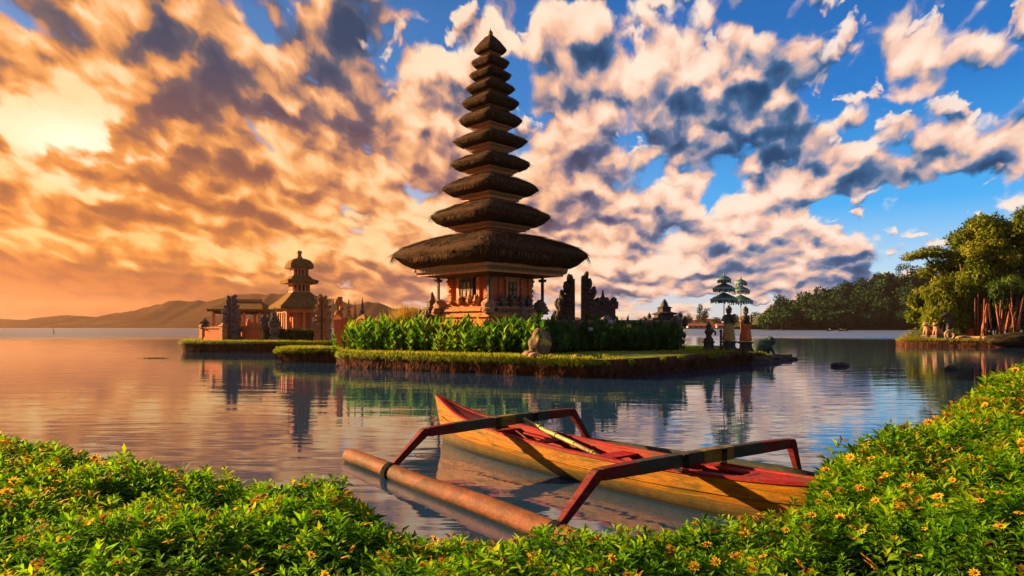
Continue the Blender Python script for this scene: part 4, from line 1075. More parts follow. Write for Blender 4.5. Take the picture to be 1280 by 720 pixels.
# foot row of this bank at d=84: about 422
# 1 huge round tree on the right
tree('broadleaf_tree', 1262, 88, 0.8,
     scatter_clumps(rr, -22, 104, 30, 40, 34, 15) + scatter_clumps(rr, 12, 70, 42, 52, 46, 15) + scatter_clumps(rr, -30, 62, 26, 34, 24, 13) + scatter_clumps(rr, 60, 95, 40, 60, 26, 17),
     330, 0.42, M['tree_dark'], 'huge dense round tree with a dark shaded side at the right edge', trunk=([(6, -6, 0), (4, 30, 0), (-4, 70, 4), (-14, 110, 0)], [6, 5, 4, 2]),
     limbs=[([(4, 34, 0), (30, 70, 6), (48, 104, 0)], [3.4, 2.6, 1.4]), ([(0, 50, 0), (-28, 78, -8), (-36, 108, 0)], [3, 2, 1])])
# 2 sunlit left face of that mass: another tree in front, sunlight put into its golden leaf colour
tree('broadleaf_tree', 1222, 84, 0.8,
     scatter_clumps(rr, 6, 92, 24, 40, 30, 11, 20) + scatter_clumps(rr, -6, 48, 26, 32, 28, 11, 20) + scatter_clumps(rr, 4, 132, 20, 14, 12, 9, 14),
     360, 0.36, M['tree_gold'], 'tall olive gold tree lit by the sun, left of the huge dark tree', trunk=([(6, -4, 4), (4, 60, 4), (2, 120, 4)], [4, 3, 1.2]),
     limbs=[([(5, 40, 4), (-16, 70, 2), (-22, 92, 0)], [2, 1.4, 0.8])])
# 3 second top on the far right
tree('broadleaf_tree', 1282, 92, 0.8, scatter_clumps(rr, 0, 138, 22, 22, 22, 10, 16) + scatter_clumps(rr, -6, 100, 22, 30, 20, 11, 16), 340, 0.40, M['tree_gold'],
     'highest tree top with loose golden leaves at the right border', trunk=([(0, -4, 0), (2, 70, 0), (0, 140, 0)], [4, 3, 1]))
# 4 spreading flat tree reaching left
tree('spreading_tree', 1190, 87, 0.8,
     [(-40, 104, 0, 13, 12, 5), (-52, 101, 4, 9, 9, 4), (-28, 107, -5, 14, 12, 6), (-12, 106, 6, 15, 13, 6.5), (4, 103, -4, 15, 14, 7), (16, 98, 4, 13, 12, 9), (-22, 92, 0, 11, 10, 7), (-30, 82, 5, 9, 9, 6), (-8, 92, 0, 12, 10, 8), (8, 86, 0, 12, 12, 10), (-2, 76, 3, 12, 10, 9)],
     480, 0.34, M['tree_gold'], 'tree with a flat spreading crown reaching out to the left', trunk=([(14, -4, 0), (12, 40, 0), (4, 78, 0), (-6, 98, 0)], [3.4, 2.8, 2, 1]),
     limbs=[([(6, 70, 0), (-14, 84, 0), (-34, 100, 0), (-50, 103, 0)], [1.6, 1.2, 0.8, 0.4])])
# 5 drooping bamboo below it
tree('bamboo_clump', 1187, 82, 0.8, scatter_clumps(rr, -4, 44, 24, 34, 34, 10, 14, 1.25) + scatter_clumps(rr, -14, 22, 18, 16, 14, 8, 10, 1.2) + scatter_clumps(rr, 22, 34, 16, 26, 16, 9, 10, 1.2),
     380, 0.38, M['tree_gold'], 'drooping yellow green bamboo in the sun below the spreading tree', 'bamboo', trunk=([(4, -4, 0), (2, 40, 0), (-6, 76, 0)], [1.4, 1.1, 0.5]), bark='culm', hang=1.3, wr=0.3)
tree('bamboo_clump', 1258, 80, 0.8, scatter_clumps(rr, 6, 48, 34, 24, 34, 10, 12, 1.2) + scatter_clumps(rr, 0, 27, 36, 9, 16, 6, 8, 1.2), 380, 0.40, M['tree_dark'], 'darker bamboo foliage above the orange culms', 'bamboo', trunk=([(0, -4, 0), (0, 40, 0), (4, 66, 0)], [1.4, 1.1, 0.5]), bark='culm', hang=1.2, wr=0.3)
tree('bushy_tree', 1158, 96, 0.8, scatter_clumps(rr, 0, 34, 18, 24, 22, 8, 10), 400, 0.40, M['tree_gold'], 'small bushy tree between the bank and the far forest', trunk=([(0, -6, 0), (0, 30, 0)], [1.6, 0.8]))
# orange culm thicket: every culm stands for itself at the back of the bank
cul = px_thing('culm_thicket', 1254, 78.5, 0.8, 'thicket of orange red bamboo culms under the dark foliage', 'bamboo culms')
s = 78.5 / F
for i in range(46):
    x = (-29 + 62 * i / 45 + rnd.uniform(-0.8, 0.8)) * s; y = rnd.uniform(-1.2, 1.6)
    b = MB(); b.tube([(x, y, -0.2), (x + rnd.uniform(-0.1, 0.1), y, 1.2), (x + rnd.uniform(-0.7, 0.7), y, rnd.uniform(3.4, 5.4))], [0.08 + 0.1 * rnd.random() ** 2, 0.08 + 0.04 * rnd.random(), 0.05], 6)
    b.build('culm', M['culm'] if i % 5 else M['bark'], cul)
M['yellowbush'] = leaf_mat('yellow green bush', [(0, (0.09, 0.10, 0.01)), (1, (0.26, 0.22, 0.02))])
for px, w, h, lab in ((1133, 5, 7, 'yellow green bush on the left tip of the wooded bank'), (1146, 7, 4, 'low wide yellow bush beside the tip of the wooded bank'), (1158, 5, 3.4, 'lowest yellow bush before the pale animal statue')):
    d = 78.2 if px < 1140 else 77
    t = px_thing('shore_bush', px, d, 0.78, lab, 'bush', 0, 'yellow bushes on the wooded bank'); s = d / F
    foliage('leaves', [((q * w * s * 0.6, 0, h * s * 0.5), (w * s * 0.55, 0.5, h * s * 0.5)) for q in (-1, 0, 1)], 420, 0.16, M['yellowbush'], t)
for px, d, w, h, lab in ((1148, 92, 10, 14, 'leafy shrub behind the pale statues, the leftmost of the undergrowth'), (1166, 90, 11, 17, 'leafy shrub behind the middle pale statue'), (1184, 88, 11, 20, 'tall leafy shrub behind the dark beast statue'), (1202, 87, 10, 15, 'leafy shrub between the dark round shrub and the brick shrine'), (1222, 86, 11, 13, 'leafy shrub behind the brick shrine')):
    t = px_thing('undergrowth_shrub', px, d, 0.78, lab, 'shrub', 0, 'undergrowth below the trees'); s = d / F
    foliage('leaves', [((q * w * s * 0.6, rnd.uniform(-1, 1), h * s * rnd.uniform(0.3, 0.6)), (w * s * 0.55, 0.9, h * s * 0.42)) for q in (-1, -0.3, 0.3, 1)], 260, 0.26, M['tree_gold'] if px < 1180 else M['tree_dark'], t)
# animal statues on the bank
def lion(px, d, hpx, m, lab, flip=1):
    t = px_thing('animal_statue', px, d, 0.8, lab, 'statue', R(20) if flip > 0 else R(160), 'animal statues on the wooded bank'); s = hpx / F * d / 20.0
    b = MB(); b.box((0, 0, 2 * s), (15 * s, 9 * s, 4 * s)); b.box((0, 0, 4.4 * s), (12.5 * s, 7.5 * s, 0.8 * s)); b.build('plinth', M['stone'], t)
    b = MB()
    b.tube([(5 * s, 0, 7 * s), (1 * s, 0, 9 * s), (-2.5 * s, 0, 13 * s), (-3.6 * s, 0, 16.5 * s)], [3.6 * s, 3.9 * s, 3.3 * s, 2.2 * s], 12)
    b.blob((-4.4 * s, 0, 17.6 * s), (2.7 * s, 2.4 * s, 2.5 * s), px, 0.18, 3); b.blob((-6.6 * s, 0, 16.8 * s), (1.5 * s, 1.3 * s, 1.2 * s), px + 1, 0.1, 2)
    b.build('statue_body', m, t)
    for q in (-1, 1):
        b = MB(); b.tube([(-3 * s, q * 1.8 * s, 12 * s), (-4.6 * s, q * 1.9 * s, 8 * s), (-4.8 * s, q * 2 * s, 4.6 * s)], [1.5 * s, 1.15 * s, 1.2 * s], 8); b.build('front_leg', m, t)
        b = MB(); b.blob((3.8 * s, q * 2.8 * s, 7 * s), (2.8 * s, 1.6 * s, 2.7 * s), px + q, 0.1, 2); b.build('hind_leg', m, t)
        b = MB(); b.blob((-3.6 * s, q * 1.7 * s, 19.8 * s), (0.7 * s, 0.6 * s, 1.1 * s), px + q, 0.1, 2); b.build('ear', m, t)
    b = MB(); b.tube([(6.5 * s, 0, 5.6 * s), (9 * s, 0, 8 * s), (8.6 * s, 0, 12 * s)], [1.0 * s, 0.8 * s, 0.5 * s], 7); b.build('tail', m, t)
lion(1160, 78.5, 20, M['palestone'], 'pale seated animal statue, the leftmost on the wooded bank')
lion(1172, 77.5, 20, M['palestone'], 'pale seated animal statue in the middle of the group on the bank')
lion(1187, 80.5, 33, M['darkstone'], 'tall dark beast statue rising behind the stone ring')
t = px_thing('stone_ring', 1187, 75.2, 0.75, 'round pale stone ring standing upright on the bank edge', 'stone ring'); s = 75.2 / F
b = MB(); pts = [(math.cos(a) * 5.6 * s, 0, 5.6 * s + math.sin(a) * 5.6 * s) for a in np.linspace(0, 2 * math.pi, 21)]
b.tube(pts, 1.35 * s, 8); b.build('ring', M['palestone'], t)
b = MB(); b.tube([(1 * s, 0.3, 10 * s), (0.4 * s, 0.4, 14 * s), (2.0 * s, 0.4, 17 * s)], [1.3 * s, 1.2 * s, 0.8 * s], 8); b.build('dragon_neck', M['stone'], t)
t = px_thing('dark_shrub', 1194, 76.5, 0.8, 'round dark shrub just right of the stone ring', 'shrub'); s = 76.5 / F
foliage('leaves', [((0, 0, 7 * s), (6 * s, 5 * s, 7 * s))], 500, 0.18, M['tree_dark'], t)
t = px_thing('brick_shrine', 1213, 80.5, 0.8, 'small reddish brick shrine with a dark cap left of the culms', 'shrine'); s = 80.5 / F
b = MB(); b.square((0, 0, 0), [(5 * s, 0), (5 * s, 2 * s), (3.6 * s, 2.4 * s), (3.6 * s, 12 * s), (4.4 * s, 12.5 * s)], 0.2); b.build('shrine_body', M['brick'], t)
b = MB(); b.square((0, 0, 12.5 * s), [(5.6 * s, 0), (5.8 * s, 1.2 * s), (2.4 * s, 4.6 * s), (1 * s, 7 * s)], 0.2, 0, 3, 0.03); b.build('roof', M['darkstone'], t)
# pale stone edging winding along the bank
pts = [P(px, py, d) for px, py, d in ((1196, 423.0, 75.6), (1204, 421.5, 76), (1212, 422, 76), (1228, 422.5, 74.6), (1245, 422, 73.6), (1256, 419.5, 73), (1266, 417.5, 72.6), (1276, 418, 72), (1290, 420, 71), (1310, 421, 69))]
b = MB(); b.tube(pts, 0.20, 7); o = b.build('stone_edging', M['palestone']); tag(o, 'winding pale stone edging along the wooded bank', 'edging')
o = MB(); o.blob((0, 0, 0.0), (3.2, 1.4, 0.75), 77, 0.2, 4); o = o.build('earth_mound', M['soil']); o.location = (X(1272, 71.8), 71.8, 0.75); tag(o, 'dark earth mound below the stone edging', 'mound')

# ================================================================== far forest, far shore
def far_clumps(n, px0, px1, rowf, d0, d1, size, r):
    cl = []
    for _ in range(n):
        d = r.uniform(d0, d1); px = r.uniform(px0, px1)
        zg = rowf(px) * (d - d0) / (d1 - d0) * 0.98 + 1
        rad = size * r.uniform(0.6, 1.35)
        for k in range(3):
            cl.append(((X(px, d) + r.uniform(-1, 1) * rad * 0.6, d + r.uniform(-1, 1) * rad * 0.5, zg + rad * r.uniform(0.5, 1.25)), (rad * r.uniform(0.5, 0.85), rad * 0.7, rad * r.uniform(0.45, 0.8))))
    return cl
def hill_h(px):
    pr = hill_prof
    for k in range(len(pr) - 1):
        if pr[k][0] <= px <= pr[k + 1][0]:
            t = (px - pr[k][0]) / (pr[k + 1][0] - pr[k][0]); return max(0.5, Z(pr[k][1] * (1 - t) + pr[k + 1][1] * t, 470) - 3)
    return 1
r4 = random.Random(44)
fo = foliage('forest', far_clumps(330, 956, 1290, hill_h, 408, 468, 5.2, r4), 9.0, 1.5, M['far'], None, 0.3, 0.4, 0.7)
tag(fo, 'far dark green forest covering the low hill across the water', 'forest', kind='stuff')
M['far_lit'] = leaf_mat('far sunlit foliage', [(0, (0.04, 0.05, 0.012)), (1, (0.14, 0.12, 0.02))], 0.2, 0.9)  # lighter copy of the distant foliage, sunlight put into its colour
def far_tree(name, px, d, top, foot, w, material, lab, grp='single trees standing out before the far forest', flat=False):
    t = px_thing(name, px, d, Z(foot, d), lab, 'tree', 0, grp); s = d / F; H = (foot - top) * s
    r = random.Random(px)
    if flat:
        cl = [((q * w * s, r.uniform(-1, 1) * w * s * 0.5, H * z_), (w * s * a, w * s * a, H * 0.10)) for q, z_, a in ((0, 0.92, 0.55), (-0.6, 0.80, 0.4), (0.6, 0.82, 0.42), (-0.85, 0.62, 0.28), (0.8, 0.6, 0.3), (0.1, 0.7, 0.3))]
    else:
        cl = [((r.uniform(-0.5, 0.5) * w * s, r.uniform(-0.5, 0.5) * w * s, H * r.uniform(0.3, 0.86)), (w * s * r.uniform(0.35, 0.6), w * s * 0.5, H * r.uniform(0.14, 0.24))) for _ in range(9)]
    foliage('crown', cl, 20, 0.9 if d > 200 else 0.5, material, t, 0.3, 0.4, 0.7)
    b = MB(); b.tube([(0, 0, -1), (0.1, 0, H * 0.45), (0, 0, H * 0.85)], [w * s * 0.09 + 0.2, w * s * 0.06 + 0.15, 0.12], 7); b.build('trunk', M['bark'], t)
for a in ((965, 432, 378, 411, 9, 'far_lit', 'lit olive tree at the left end of the far forest'), (978, 434, 366, 411, 11, 'far', 'tall round tree near the left end of the far forest'),
          (1047, 433, 374, 411, 8, 'far_lit', 'pale lit tree at the water in the middle of the far forest'), (1076, 433, 376, 411, 7, 'far_lit', 'slender lit tree right of the middle of the far forest'),
          (1085, 436, 372, 411, 6, 'far_lit', 'taller lit tree just beside the slender one at the far shore'), (1112, 434, 384, 411, 9, 'far_lit', 'broad lit bush tree toward the right of the far forest'),
          (1130, 434, 391, 411, 9, 'far_lit', 'low lit tree at the far water, nearest the wooded bank'), (1096, 470, 340, 366, 7, 'far', 'tree top rising above the forest ridge left of the umbrella tree'), (1021, 466, 358, 374, 3, 'far', 'thin tree top on the ridge at the left part of the forest'), (1060, 466, 350, 372, 6, 'far', 'rounded tree top on the ridge in the middle of the forest')):
    far_tree('forest_tree', *a[:5], M[a[5]], a[6])
far_tree('umbrella_tree', 1134, 468, 329, 362, 14, M['far'], 'dark umbrella shaped tree standing alone above the ridge', flat=True)
for a in ((802, 640, 396, 407, 9, 'far', 'low round tree at the left of the distant flat shore'), (822, 640, 398, 407, 8, 'far', 'wide low tree just right of the wall shrine on the distant shore'), (848, 640, 391, 407, 8, 'far', 'rounded bluish tree on the distant shore'), (860, 640, 391, 407, 7, 'far', 'second rounded bluish tree beside its twin on the distant shore'),
          (874, 600, 380, 407, 6, 'far', 'tall tree on the distant shore left of the small statue'), (881, 600, 382, 407, 6, 'far_lit', 'tall pale tree on the distant shore behind the small statue'), (896, 640, 395, 407, 7, 'far', 'low tree on the distant shore left of the parasols'), (920, 640, 390, 407, 8, 'far_lit', 'lit tree on the distant shore between the two wrapped statues'), (943, 620, 389, 408, 9, 'far', 'dark tree on the distant shore right of the red wrapped statue'), (953, 600, 393, 408, 6, 'far_lit', 'olive tree on the distant shore touching the far forest')):
    far_tree('shore_tree', *a[:5], M[a[5]], a[6], 'trees on the distant flat shore')
M['redroof'] = mat('red tin roof', (0.32, 0.10, 0.07), (0.24, 0.07, 0.05), 0.5, 0.7, 0)
M['plaster'] = mat('pale plaster', (0.45, 0.36, 0.28), (0.36, 0.28, 0.22), 0.5, 0.9, 0)
for px, w, d, lab in ((872, 26, 560, 'long low boathouse with a red roof on the distant shore, the left one'), (906, 20, 560, 'red roofed boathouse on the distant shore behind the small statue and parasols'), (938, 14, 560, 'short red roofed boathouse near the far forest')):
    t = px_thing('boathouse', px, d, 0.9, lab, 'boathouse', 0, 'red roofed boathouses on the distant shore'); s = d / F
    b = MB(); b.box((0, 0, 0.9), (w * s, 6, 1.8)); b.build('wall', M['plaster'], t)
    b = MB(); W_ = w * s / 2 + 0.8; b.add([(-W_, -4, 1.8), (W_, -4, 1.8), (W_, 4, 1.8), (-W_, 4, 1.8), (-W_, 0, 3.7), (W_, 0, 3.7)], [(0, 1, 2, 3), (0, 1, 5, 4), (2, 3, 4, 5), (0, 4, 3), (1, 2, 5)]); b.build('roof', M['redroof'], t)
    for k in range(4):
        b = MB(); b.box((-w * s / 2 + w * s * (k + 0.5) / 4, -3.02, 0.9), (w * s * 0.14, 0.06, 1.2)); b.build('opening', M['darkwood'], t)

# two small boats far out
def rowboat(px, d, L, n, lab):
    t = px_thing('rowing_boat', px, d, 0.0, lab, 'boat', R(8), 'small boats far out on the lake')
    b = MB(); rs = []
    for k in range(9):
        q = k / 8; x = (q - 0.5) * L; w = 0.55 * math.sin(math.pi * min(0.97, max(0.03, q))) ** 0.6; z = 0.45 + 0.35 * (2 * q - 1) ** 2
        rs.append([(x, -w, z), (x, -w * 0.7, -0.1), (x, w * 0.7, -0.1), (x, w, z), (x, w * 0.8, z), (x, w * 0.5, 0.15), (x, -w * 0.5, 0.15), (x, -w * 0.8, z)])
    b.rings(rs); b.build('hull', M['darkwood'], t)
    b = MB(); b.tube([(0.4, -1.6, 0.1), (0.3, 1.4, 0.9)], 0.04, 6); b.build('oar', M['palestone'], t)
    for i in range(n):
        x = X(px, d) + (-1.3 + 2.6 * (i / max(1, n - 1)) if n > 1 else 0.2)
        p = MB(); p.tube([(0, 0, 0), (0, 0, 0.35), (0, 0, 0.62), (0, 0, 0.70)], [0.22, 0.20, 0.24, 0.09], 9); p.blob((0, 0, 0.86), (0.12, 0.13, 0.16), i, 0.05, 2)
        for q in (-1, 1): p.tube([(q * 0.2, 0, 0.6), (q * 0.32, -0.15, 0.36), (q * 0.16, -0.34, 0.28)], [0.07, 0.06, 0.05], 6); p.tube([(q * 0.10, 0, 0.06), (q * 0.12, -0.42, 0.12), (q * 0.12, -0.46, -0.15)], [0.10, 0.085, 0.06], 6)
        o = p.build('person', M['darkstone'] if i else M['clothwhite']); o.location = (x, d, 0.22)
        tag(o, ('person in a pale top seated in the ' if not i else 'person in dark clothes seated in the ') + ('longer' if n > 1 else 'short') + ' far rowing boat', 'person')
rowboat(1037, 330, 3.2, 1, 'short dark rowing boat far out, left of the longer one')
rowboat(1054, 320, 5.0, 2, 'longer dark rowing boat with two people far out')
# floating things
def log(px, d, L, r, lab, seed):
    b = MB(); b.tube([(-L / 2, 0, 0.02), (-L / 4, 0.02, 0.07), (L / 4, -0.02, 0.06), (L / 2, 0, 0.0)], [r * 0.7, r, r * 0.95, r * 0.6], 12); b.blob((-L * 0.2, 0, r * 0.8), (r * 0.7, r * 0.4, r * 0.5), seed, 0.3, 2)
    o = b.build('floating_log', M['darkstone']); o.location = (X(px, d), d, 0.03); o.rotation_euler = (0, 0, 0.1); tag(o, lab, 'log')
log(1050, 37.4, 0.95, 0.15, 'dark log floating on open water right of the island tip', 1)
log(1190, 34.6, 0.55, 0.15, 'short dark log floating near the wooded bank reflection', 2)
n = 260
o = leaf_mesh('floating_weed', np.column_stack([rng.normal(0, 0.42, n), rng.normal(0, 0.12, n), rng.uniform(0, 0.04, n)]), rand_unit(n) * [1, 1, 0.25], np.tile([0, 0, 1.0], (n, 1)), rng.uniform(0.08, 0.2, n), rng.uniform(0.04, 0.08, n), rng.uniform(0, 1, n), M['tree_gold'], None, False)
o.location = (X(195, 47), 47, 0.01); tag(o, 'small raft of green weed floating left of the shrine island', 'weed')
t = px_thing('leaning_stake', 67, 180, 0, 'thin leaning stake far out in the water on the left', 'stake'); b = MB(); b.tube([(0.3, 0, -0.5), (-0.1, 0, 1.2), (-0.3, 0, 2.1)], [0.10, 0.09, 0.06], 6); b.build('pole', M['darkwood'], t)

# ================================================================== outrigger boat in the foreground
def paint(name, c1, c2, wear, stretch=(0.35, 1, 3), scale=7, rough=0.6, line=False):
    """old paint: streaky tone, chips down to grey wood, grime, and a stained band near the water"""
    m = mat(name, c1, c2, scale, rough, 0.3, stretch, wear, 0.08, 7, 0.35, 0.65, 30)
    t = NT(m.node_tree); b = m.node_tree.nodes['Principled BSDF']; col = b.inputs['Base Color'].links[0].from_socket
    co = t.new('ShaderNodeTexCoord').outputs['Object']
    chip = t.ss(t.noise(t.v('MULTIPLY', co, (1, 2, 4)), 16.0, 6, 0.68), 0.57, 0.63)
    col = t.mix(t.m('MULTIPLY', chip, 0.8), col, (0.13, 0.085, 0.05))
    grime = t.ss(t.noise(t.v('MULTIPLY', co, (0.8, 1, 2.2)), 2.6, 7, 0.72), 0.45, 0.68)
    col = t.mix(t.m('MULTIPLY', grime, 0.72), col, (0.045, 0.042, 0.010))
    if line == 'float':
        z = t.m('ADD', t.sep(co)[2], t.m('MULTIPLY', t.m('SUBTRACT', t.noise(co, 7.0, 4, 0.6), 0.5), 0.10))
        col = t.mix(t.ss(z, 0.085, 0.02), col, (0.03, 0.025, 0.012))
    elif line:
        z = t.sep(co)[2]
        zz = t.m('ADD', z, t.m('MULTIPLY', t.m('SUBTRACT', t.noise(co, 5.0, 4, 0.6), 0.5), 0.14))
        col = t.mix(t.ss(zz, 0.26, 0.10, 0, 0.7), col, (0.075, 0.075, 0.012))
        col = t.mix(t.ss(zz, 0.15, 0.03), col, (0.03, 0.024, 0.010))
        plank = t.m('ABSOLUTE', t.m('SUBTRACT', t.m('FRACT', t.m('MULTIPLY', z, 7.5)), 0.5))
        col = t.mix(t.ss(plank, 0.47, 0.495), col, (0.05, 0.03, 0.012))
    t.put(b.inputs['Base Color'], col)
    return m
M['hullyellow'] = paint('worn yellow paint', (0.34, 0.145, 0.001), (0.22, 0.085, 0.001), (0.10, 0.075, 0.004), line=True)
M['hullbrown'] = paint('faded red brown paint', (0.20, 0.07, 0.020), (0.13, 0.05, 0.015), (0.08, 0.06, 0.012), line=True)
M['hullred'] = paint('faded red paint', (0.28, 0.011, 0.010), (0.18, 0.007, 0.007), (0.22, 0.035, 0.02))
M['deepred'] = paint('deep red paint', (0.14, 0.010, 0.010), (0.09, 0.007, 0.007), (0.18, 0.03, 0.02))
M['beamdark'] = paint('dark green paint', (0.018, 0.035, 0.026), (0.03, 0.045, 0.03), (0.06, 0.04, 0.03))
M['beamyellow'] = paint('dull yellow paint', (0.22, 0.14, 0.02), (0.15, 0.10, 0.02), (0.06, 0.06, 0.02))
M['floatpvc'] = paint('salmon float paint', (0.19, 0.066, 0.026), (0.11, 0.040, 0.018), (0.07, 0.032, 0.015), (0.5, 1, 1), 6, 0.6, 'float')
M['inside'] = mat('dark wet boards', (0.03, 0.03, 0.018), (0.07, 0.055, 0.025), 6, 0.5, 0.4, (0.4, 1, 1), (0.05, 0.06, 0.02))
M['rope'] = mat('black rope', (0.012, 0.012, 0.012), (0.03, 0.028, 0.025), 40, 0.9, 0.5)
M['polewood'] = mat('yellow green bamboo pole', (0.34, 0.30, 0.06), (0.24, 0.17, 0.05), 5, 0.5, 0.3, (1, 1, 1), (0.10, 0.13, 0.03))

BO = Vector((-1.42, 13.2, 0)); BA = math.atan2(-0.784, 0.62)
boat = thing('outrigger_boat', BO, 'weathered yellow and red outrigger boat moored at the flowering bank', 'boat', BA)
INV = Matrix.Translation(BO) @ Matrix.Rotation(BA, 4, 'Z'); INV = INV.inverted()
def L(x, y, z): return INV @ Vector((x, y, z))
secs = [(-0.10, 0.02, 0.86), (0.15, 0.055, 0.80), (0.5, 0.13, 0.70), (1.0, 0.225, 0.59), (1.6, 0.31, 0.52), (2.4, 0.38, 0.47), (3.2, 0.42, 0.44), (4.2, 0.44, 0.42), (5.2, 0.43, 0.42), (6.0, 0.39, 0.44), (6.7, 0.32, 0.47), (7.2, 0.24, 0.50), (7.55, 0.16, 0.53)]
# finer sections
def cat(a, b, c, d, t): return 0.5 * (2 * b + (c - a) * t + (2 * a - 5 * b + 4 * c - d) * t * t + (3 * b - a - 3 * c + d) * t ** 3)
fine = []
for i in range(len(secs) - 1):
    p = [secs[max(0, i - 1)], secs[i], secs[i + 1], secs[min(len(secs) - 1, i + 2)]]
    for j in range(4): fine.append(tuple(cat(*(q[k] for q in p), j / 4) for k in range(3)))
fine.append(secs[-1])
hull = MB()
outer = []
for s, b_, z in fine:
    k = max(0.0, min(1.0, (s + 0.1) / 1.2))           # the stem rakes below the bow
    x = lambda f: s + (1 - k) * (1 - f) * 0.28
    row = []
    for sd in (-1, 1):
        pr = [(1.0, z), (0.995, z * 0.62 + 0.01), (0.93, z * 0.40), (0.80, 0.03), (0.55, -0.10), (0.0, -0.20)]
        row.append([(x(max(0, zz) / z), sd * b_ * w, zz) for w, zz in pr])
    outer.append(row)
nr = len(outer)
for sd in (0, 1):
    for i in range(nr - 1):
        for j in range(5):
            q = [outer[i][sd][j], outer[i + 1][sd][j], outer[i + 1][sd][j + 1], outer[i][sd][j + 1]]
            s0 = fine[i][0]
            hull.add(q, [(0, 1, 2, 3) if sd == 0 else (3, 2, 1, 0)], 0 if j < 2 else 1, False)
# stern plate and inside skin
st_ = [outer[-1][0][j] for j in range(6)] + [outer[-1][1][j] for j in reversed(range(5))]
hull.add(st_, [tuple(range(len(st_)))], 1)
T_ = 0.035
inn = [[(s, sd * max(0.004, b_ * w - T_), zz) for sd in (-1, 1) for w, zz in ((1.0, z), (0.90, z * 0.5), (0.62, 0.07))] for s, b_, z in fine[3:-2]]
for i in range(len(inn) - 1):
    a, c = inn[i], inn[i + 1]
    for u, v in ((0, 1), (1, 2), (3, 4), (4, 5)): hull.add([a[u], c[u], c[v], a[v]], [(0, 1, 2, 3)], 2)
    hull.add([a[2], c[2], c[5], a[5]], [(0, 1, 2, 3)], 3)
hull.build('hull', [M['hullyellow'], M['hullbrown'], M['hullred'], M['inside']], boat)
for sd in (-1, 1):
    b = MB(); b.bar([(s, sd * (b_ - 0.012), z + 0.012) for s, b_, z in fine[1:]], 0.065, 0.035); b.build('gunwale', M['hullred'], boat)
    b = MB(); b.bar([(s, sd * (b_ * 0.995 + 0.008), z * 0.62) for s, b_, z in fine[5:]], 0.02, 0.03); b.build('rubbing_strake', M['hullyellow'], boat)
def deck(s0, s1, mt, name, dz=0.0, crown=0.03):
    b = MB(); rw = [(s, b_, z) for s, b_, z in fine if s0 <= s <= s1]
    vs, fs = [], []
    for s, b_, z in rw:
        for t in (-1, -0.5, 0, 0.5, 1): vs.append((s, t * max(0.004, b_ - 0.03), z + dz + crown * (1 - t * t)))
    for i in range(len(rw) - 1):
        for j in range(4): fs.append((i * 5 + j, (i + 1) * 5 + j, (i + 1) * 5 + j + 1, i * 5 + j + 1))
    b.add(vs, fs)
    o = b.build(name, mt, boat); sd = o.modifiers.new('solid', 'SOLIDIFY'); sd.thickness = 0.03; sd.offset = -1
    return o
deck(-0.05, 1.75, M['deepred'], 'bow_deck', 0.0, 0.02)
# stern deck with an open hatch
sdk = MB(); rw = [(s, b_, z) for s, b_, z in fine if s >= 5.55]
for i in range(len(rw) - 1):
    s0, b0, z0 = rw[i]; s1, b1, z1 = rw[i + 1]
    hatch = 5.9 <= (s0 + s1) / 2 <= 6.75
    for lo, hi in (((-1, -0.45), (0.45, 1)) if hatch else ((-1, -0.45), (-0.45, 0.45), (0.45, 1))):
        vs = [(s0, lo * (b0 - .03), z0 + 0.012), (s1, lo * (b1 - .03), z1 + 0.012), (s1, hi * (b1 - .03), z1 + 0.012), (s0, hi * (b0 - .03), z0 + 0.012)]
        lo_ = [(x, y, z - 0.03) for x, y, z in vs]
        sdk.add(vs + lo_, [(0, 1, 2, 3), (7, 6, 5, 4), (0, 4, 5, 1), (1, 5, 6, 2), (2, 6, 7, 3), (3, 7, 4, 0)])
sdk.build('stern_deck', M['hullred'], boat)
b = MB(); b.bar([(6.78, -0.13, 0.44), (6.78, 0.13, 0.44)], 0.02, 0.10); b.bar([(5.92, -0.17, 0.42), (5.92, 0.17, 0.42)], 0.02, 0.10); b.build('hatch_coaming', M['deepred'], boat)
b = MB(); b.box((6.35, 0.04, 0.20), (0.55, 0.30, 0.22), 0.1); b.build('stern_box', M['deepred'], boat)
# thwarts and boards
for s, w, mt in ((2.05, 0.16, 'hullred'), (3.15, 0.20, 'deepred'), (4.55, 0.30, 'hullred'), (5.35, 0.26, 'hullred')):
    hb_ = np.interp(s, [f[0] for f in fine], [f[1] for f in fine]); z = np.interp(s, [f[0] for f in fine], [f[2] for f in fine])
    b = MB(); b.box((s, 0, z - 0.05), (w, 2 * (hb_ - 0.035), 0.03)); b.build('thwart', M[mt], boat, 0.006)
for y in (-0.15, 0.02, 0.18):
    b = MB(); b.bar([(1.9, y, 0.13), (3.4, y * 1.15, 0.11), (5.3, y, 0.12)], 0.10, 0.02); b.build('floor_board', M['inside'], boat)
b = MB(); b.bar([(2.3, 0.28, 0.40), (3.6, 0.26, 0.34)], 0.10, 0.025); b.build('side_board', M['hullred'], boat)
# floats
fa, fb = (-2.66, 11.16, 0.085), (0.95, 6.27, 0.085)
b = MB(); A, B = Vector(L(*fa)), Vector(L(*fb))
b.tube([A - (B - A).normalized() * 0.015, A] + [A.lerp(B, k / 12) + Vector((0, 0, 0.012 * math.sin(k))) for k in range(1, 12)] + [B], [0.10] + [0.116 + 0.0016 * k for k in range(12)] + [0.125], 18); b.build('float', M['floatpvc'], boat)
b = MB(); A, B = Vector(L(1.05, 12.85, 0.07)), Vector(L(4.35, 9.55, 0.07))
b.tube([A.lerp(B, k / 8) for k in range(9)], [0.06] + [0.10] * 7 + [0.06], 14); b.build('float', M['beamdark'], boat)
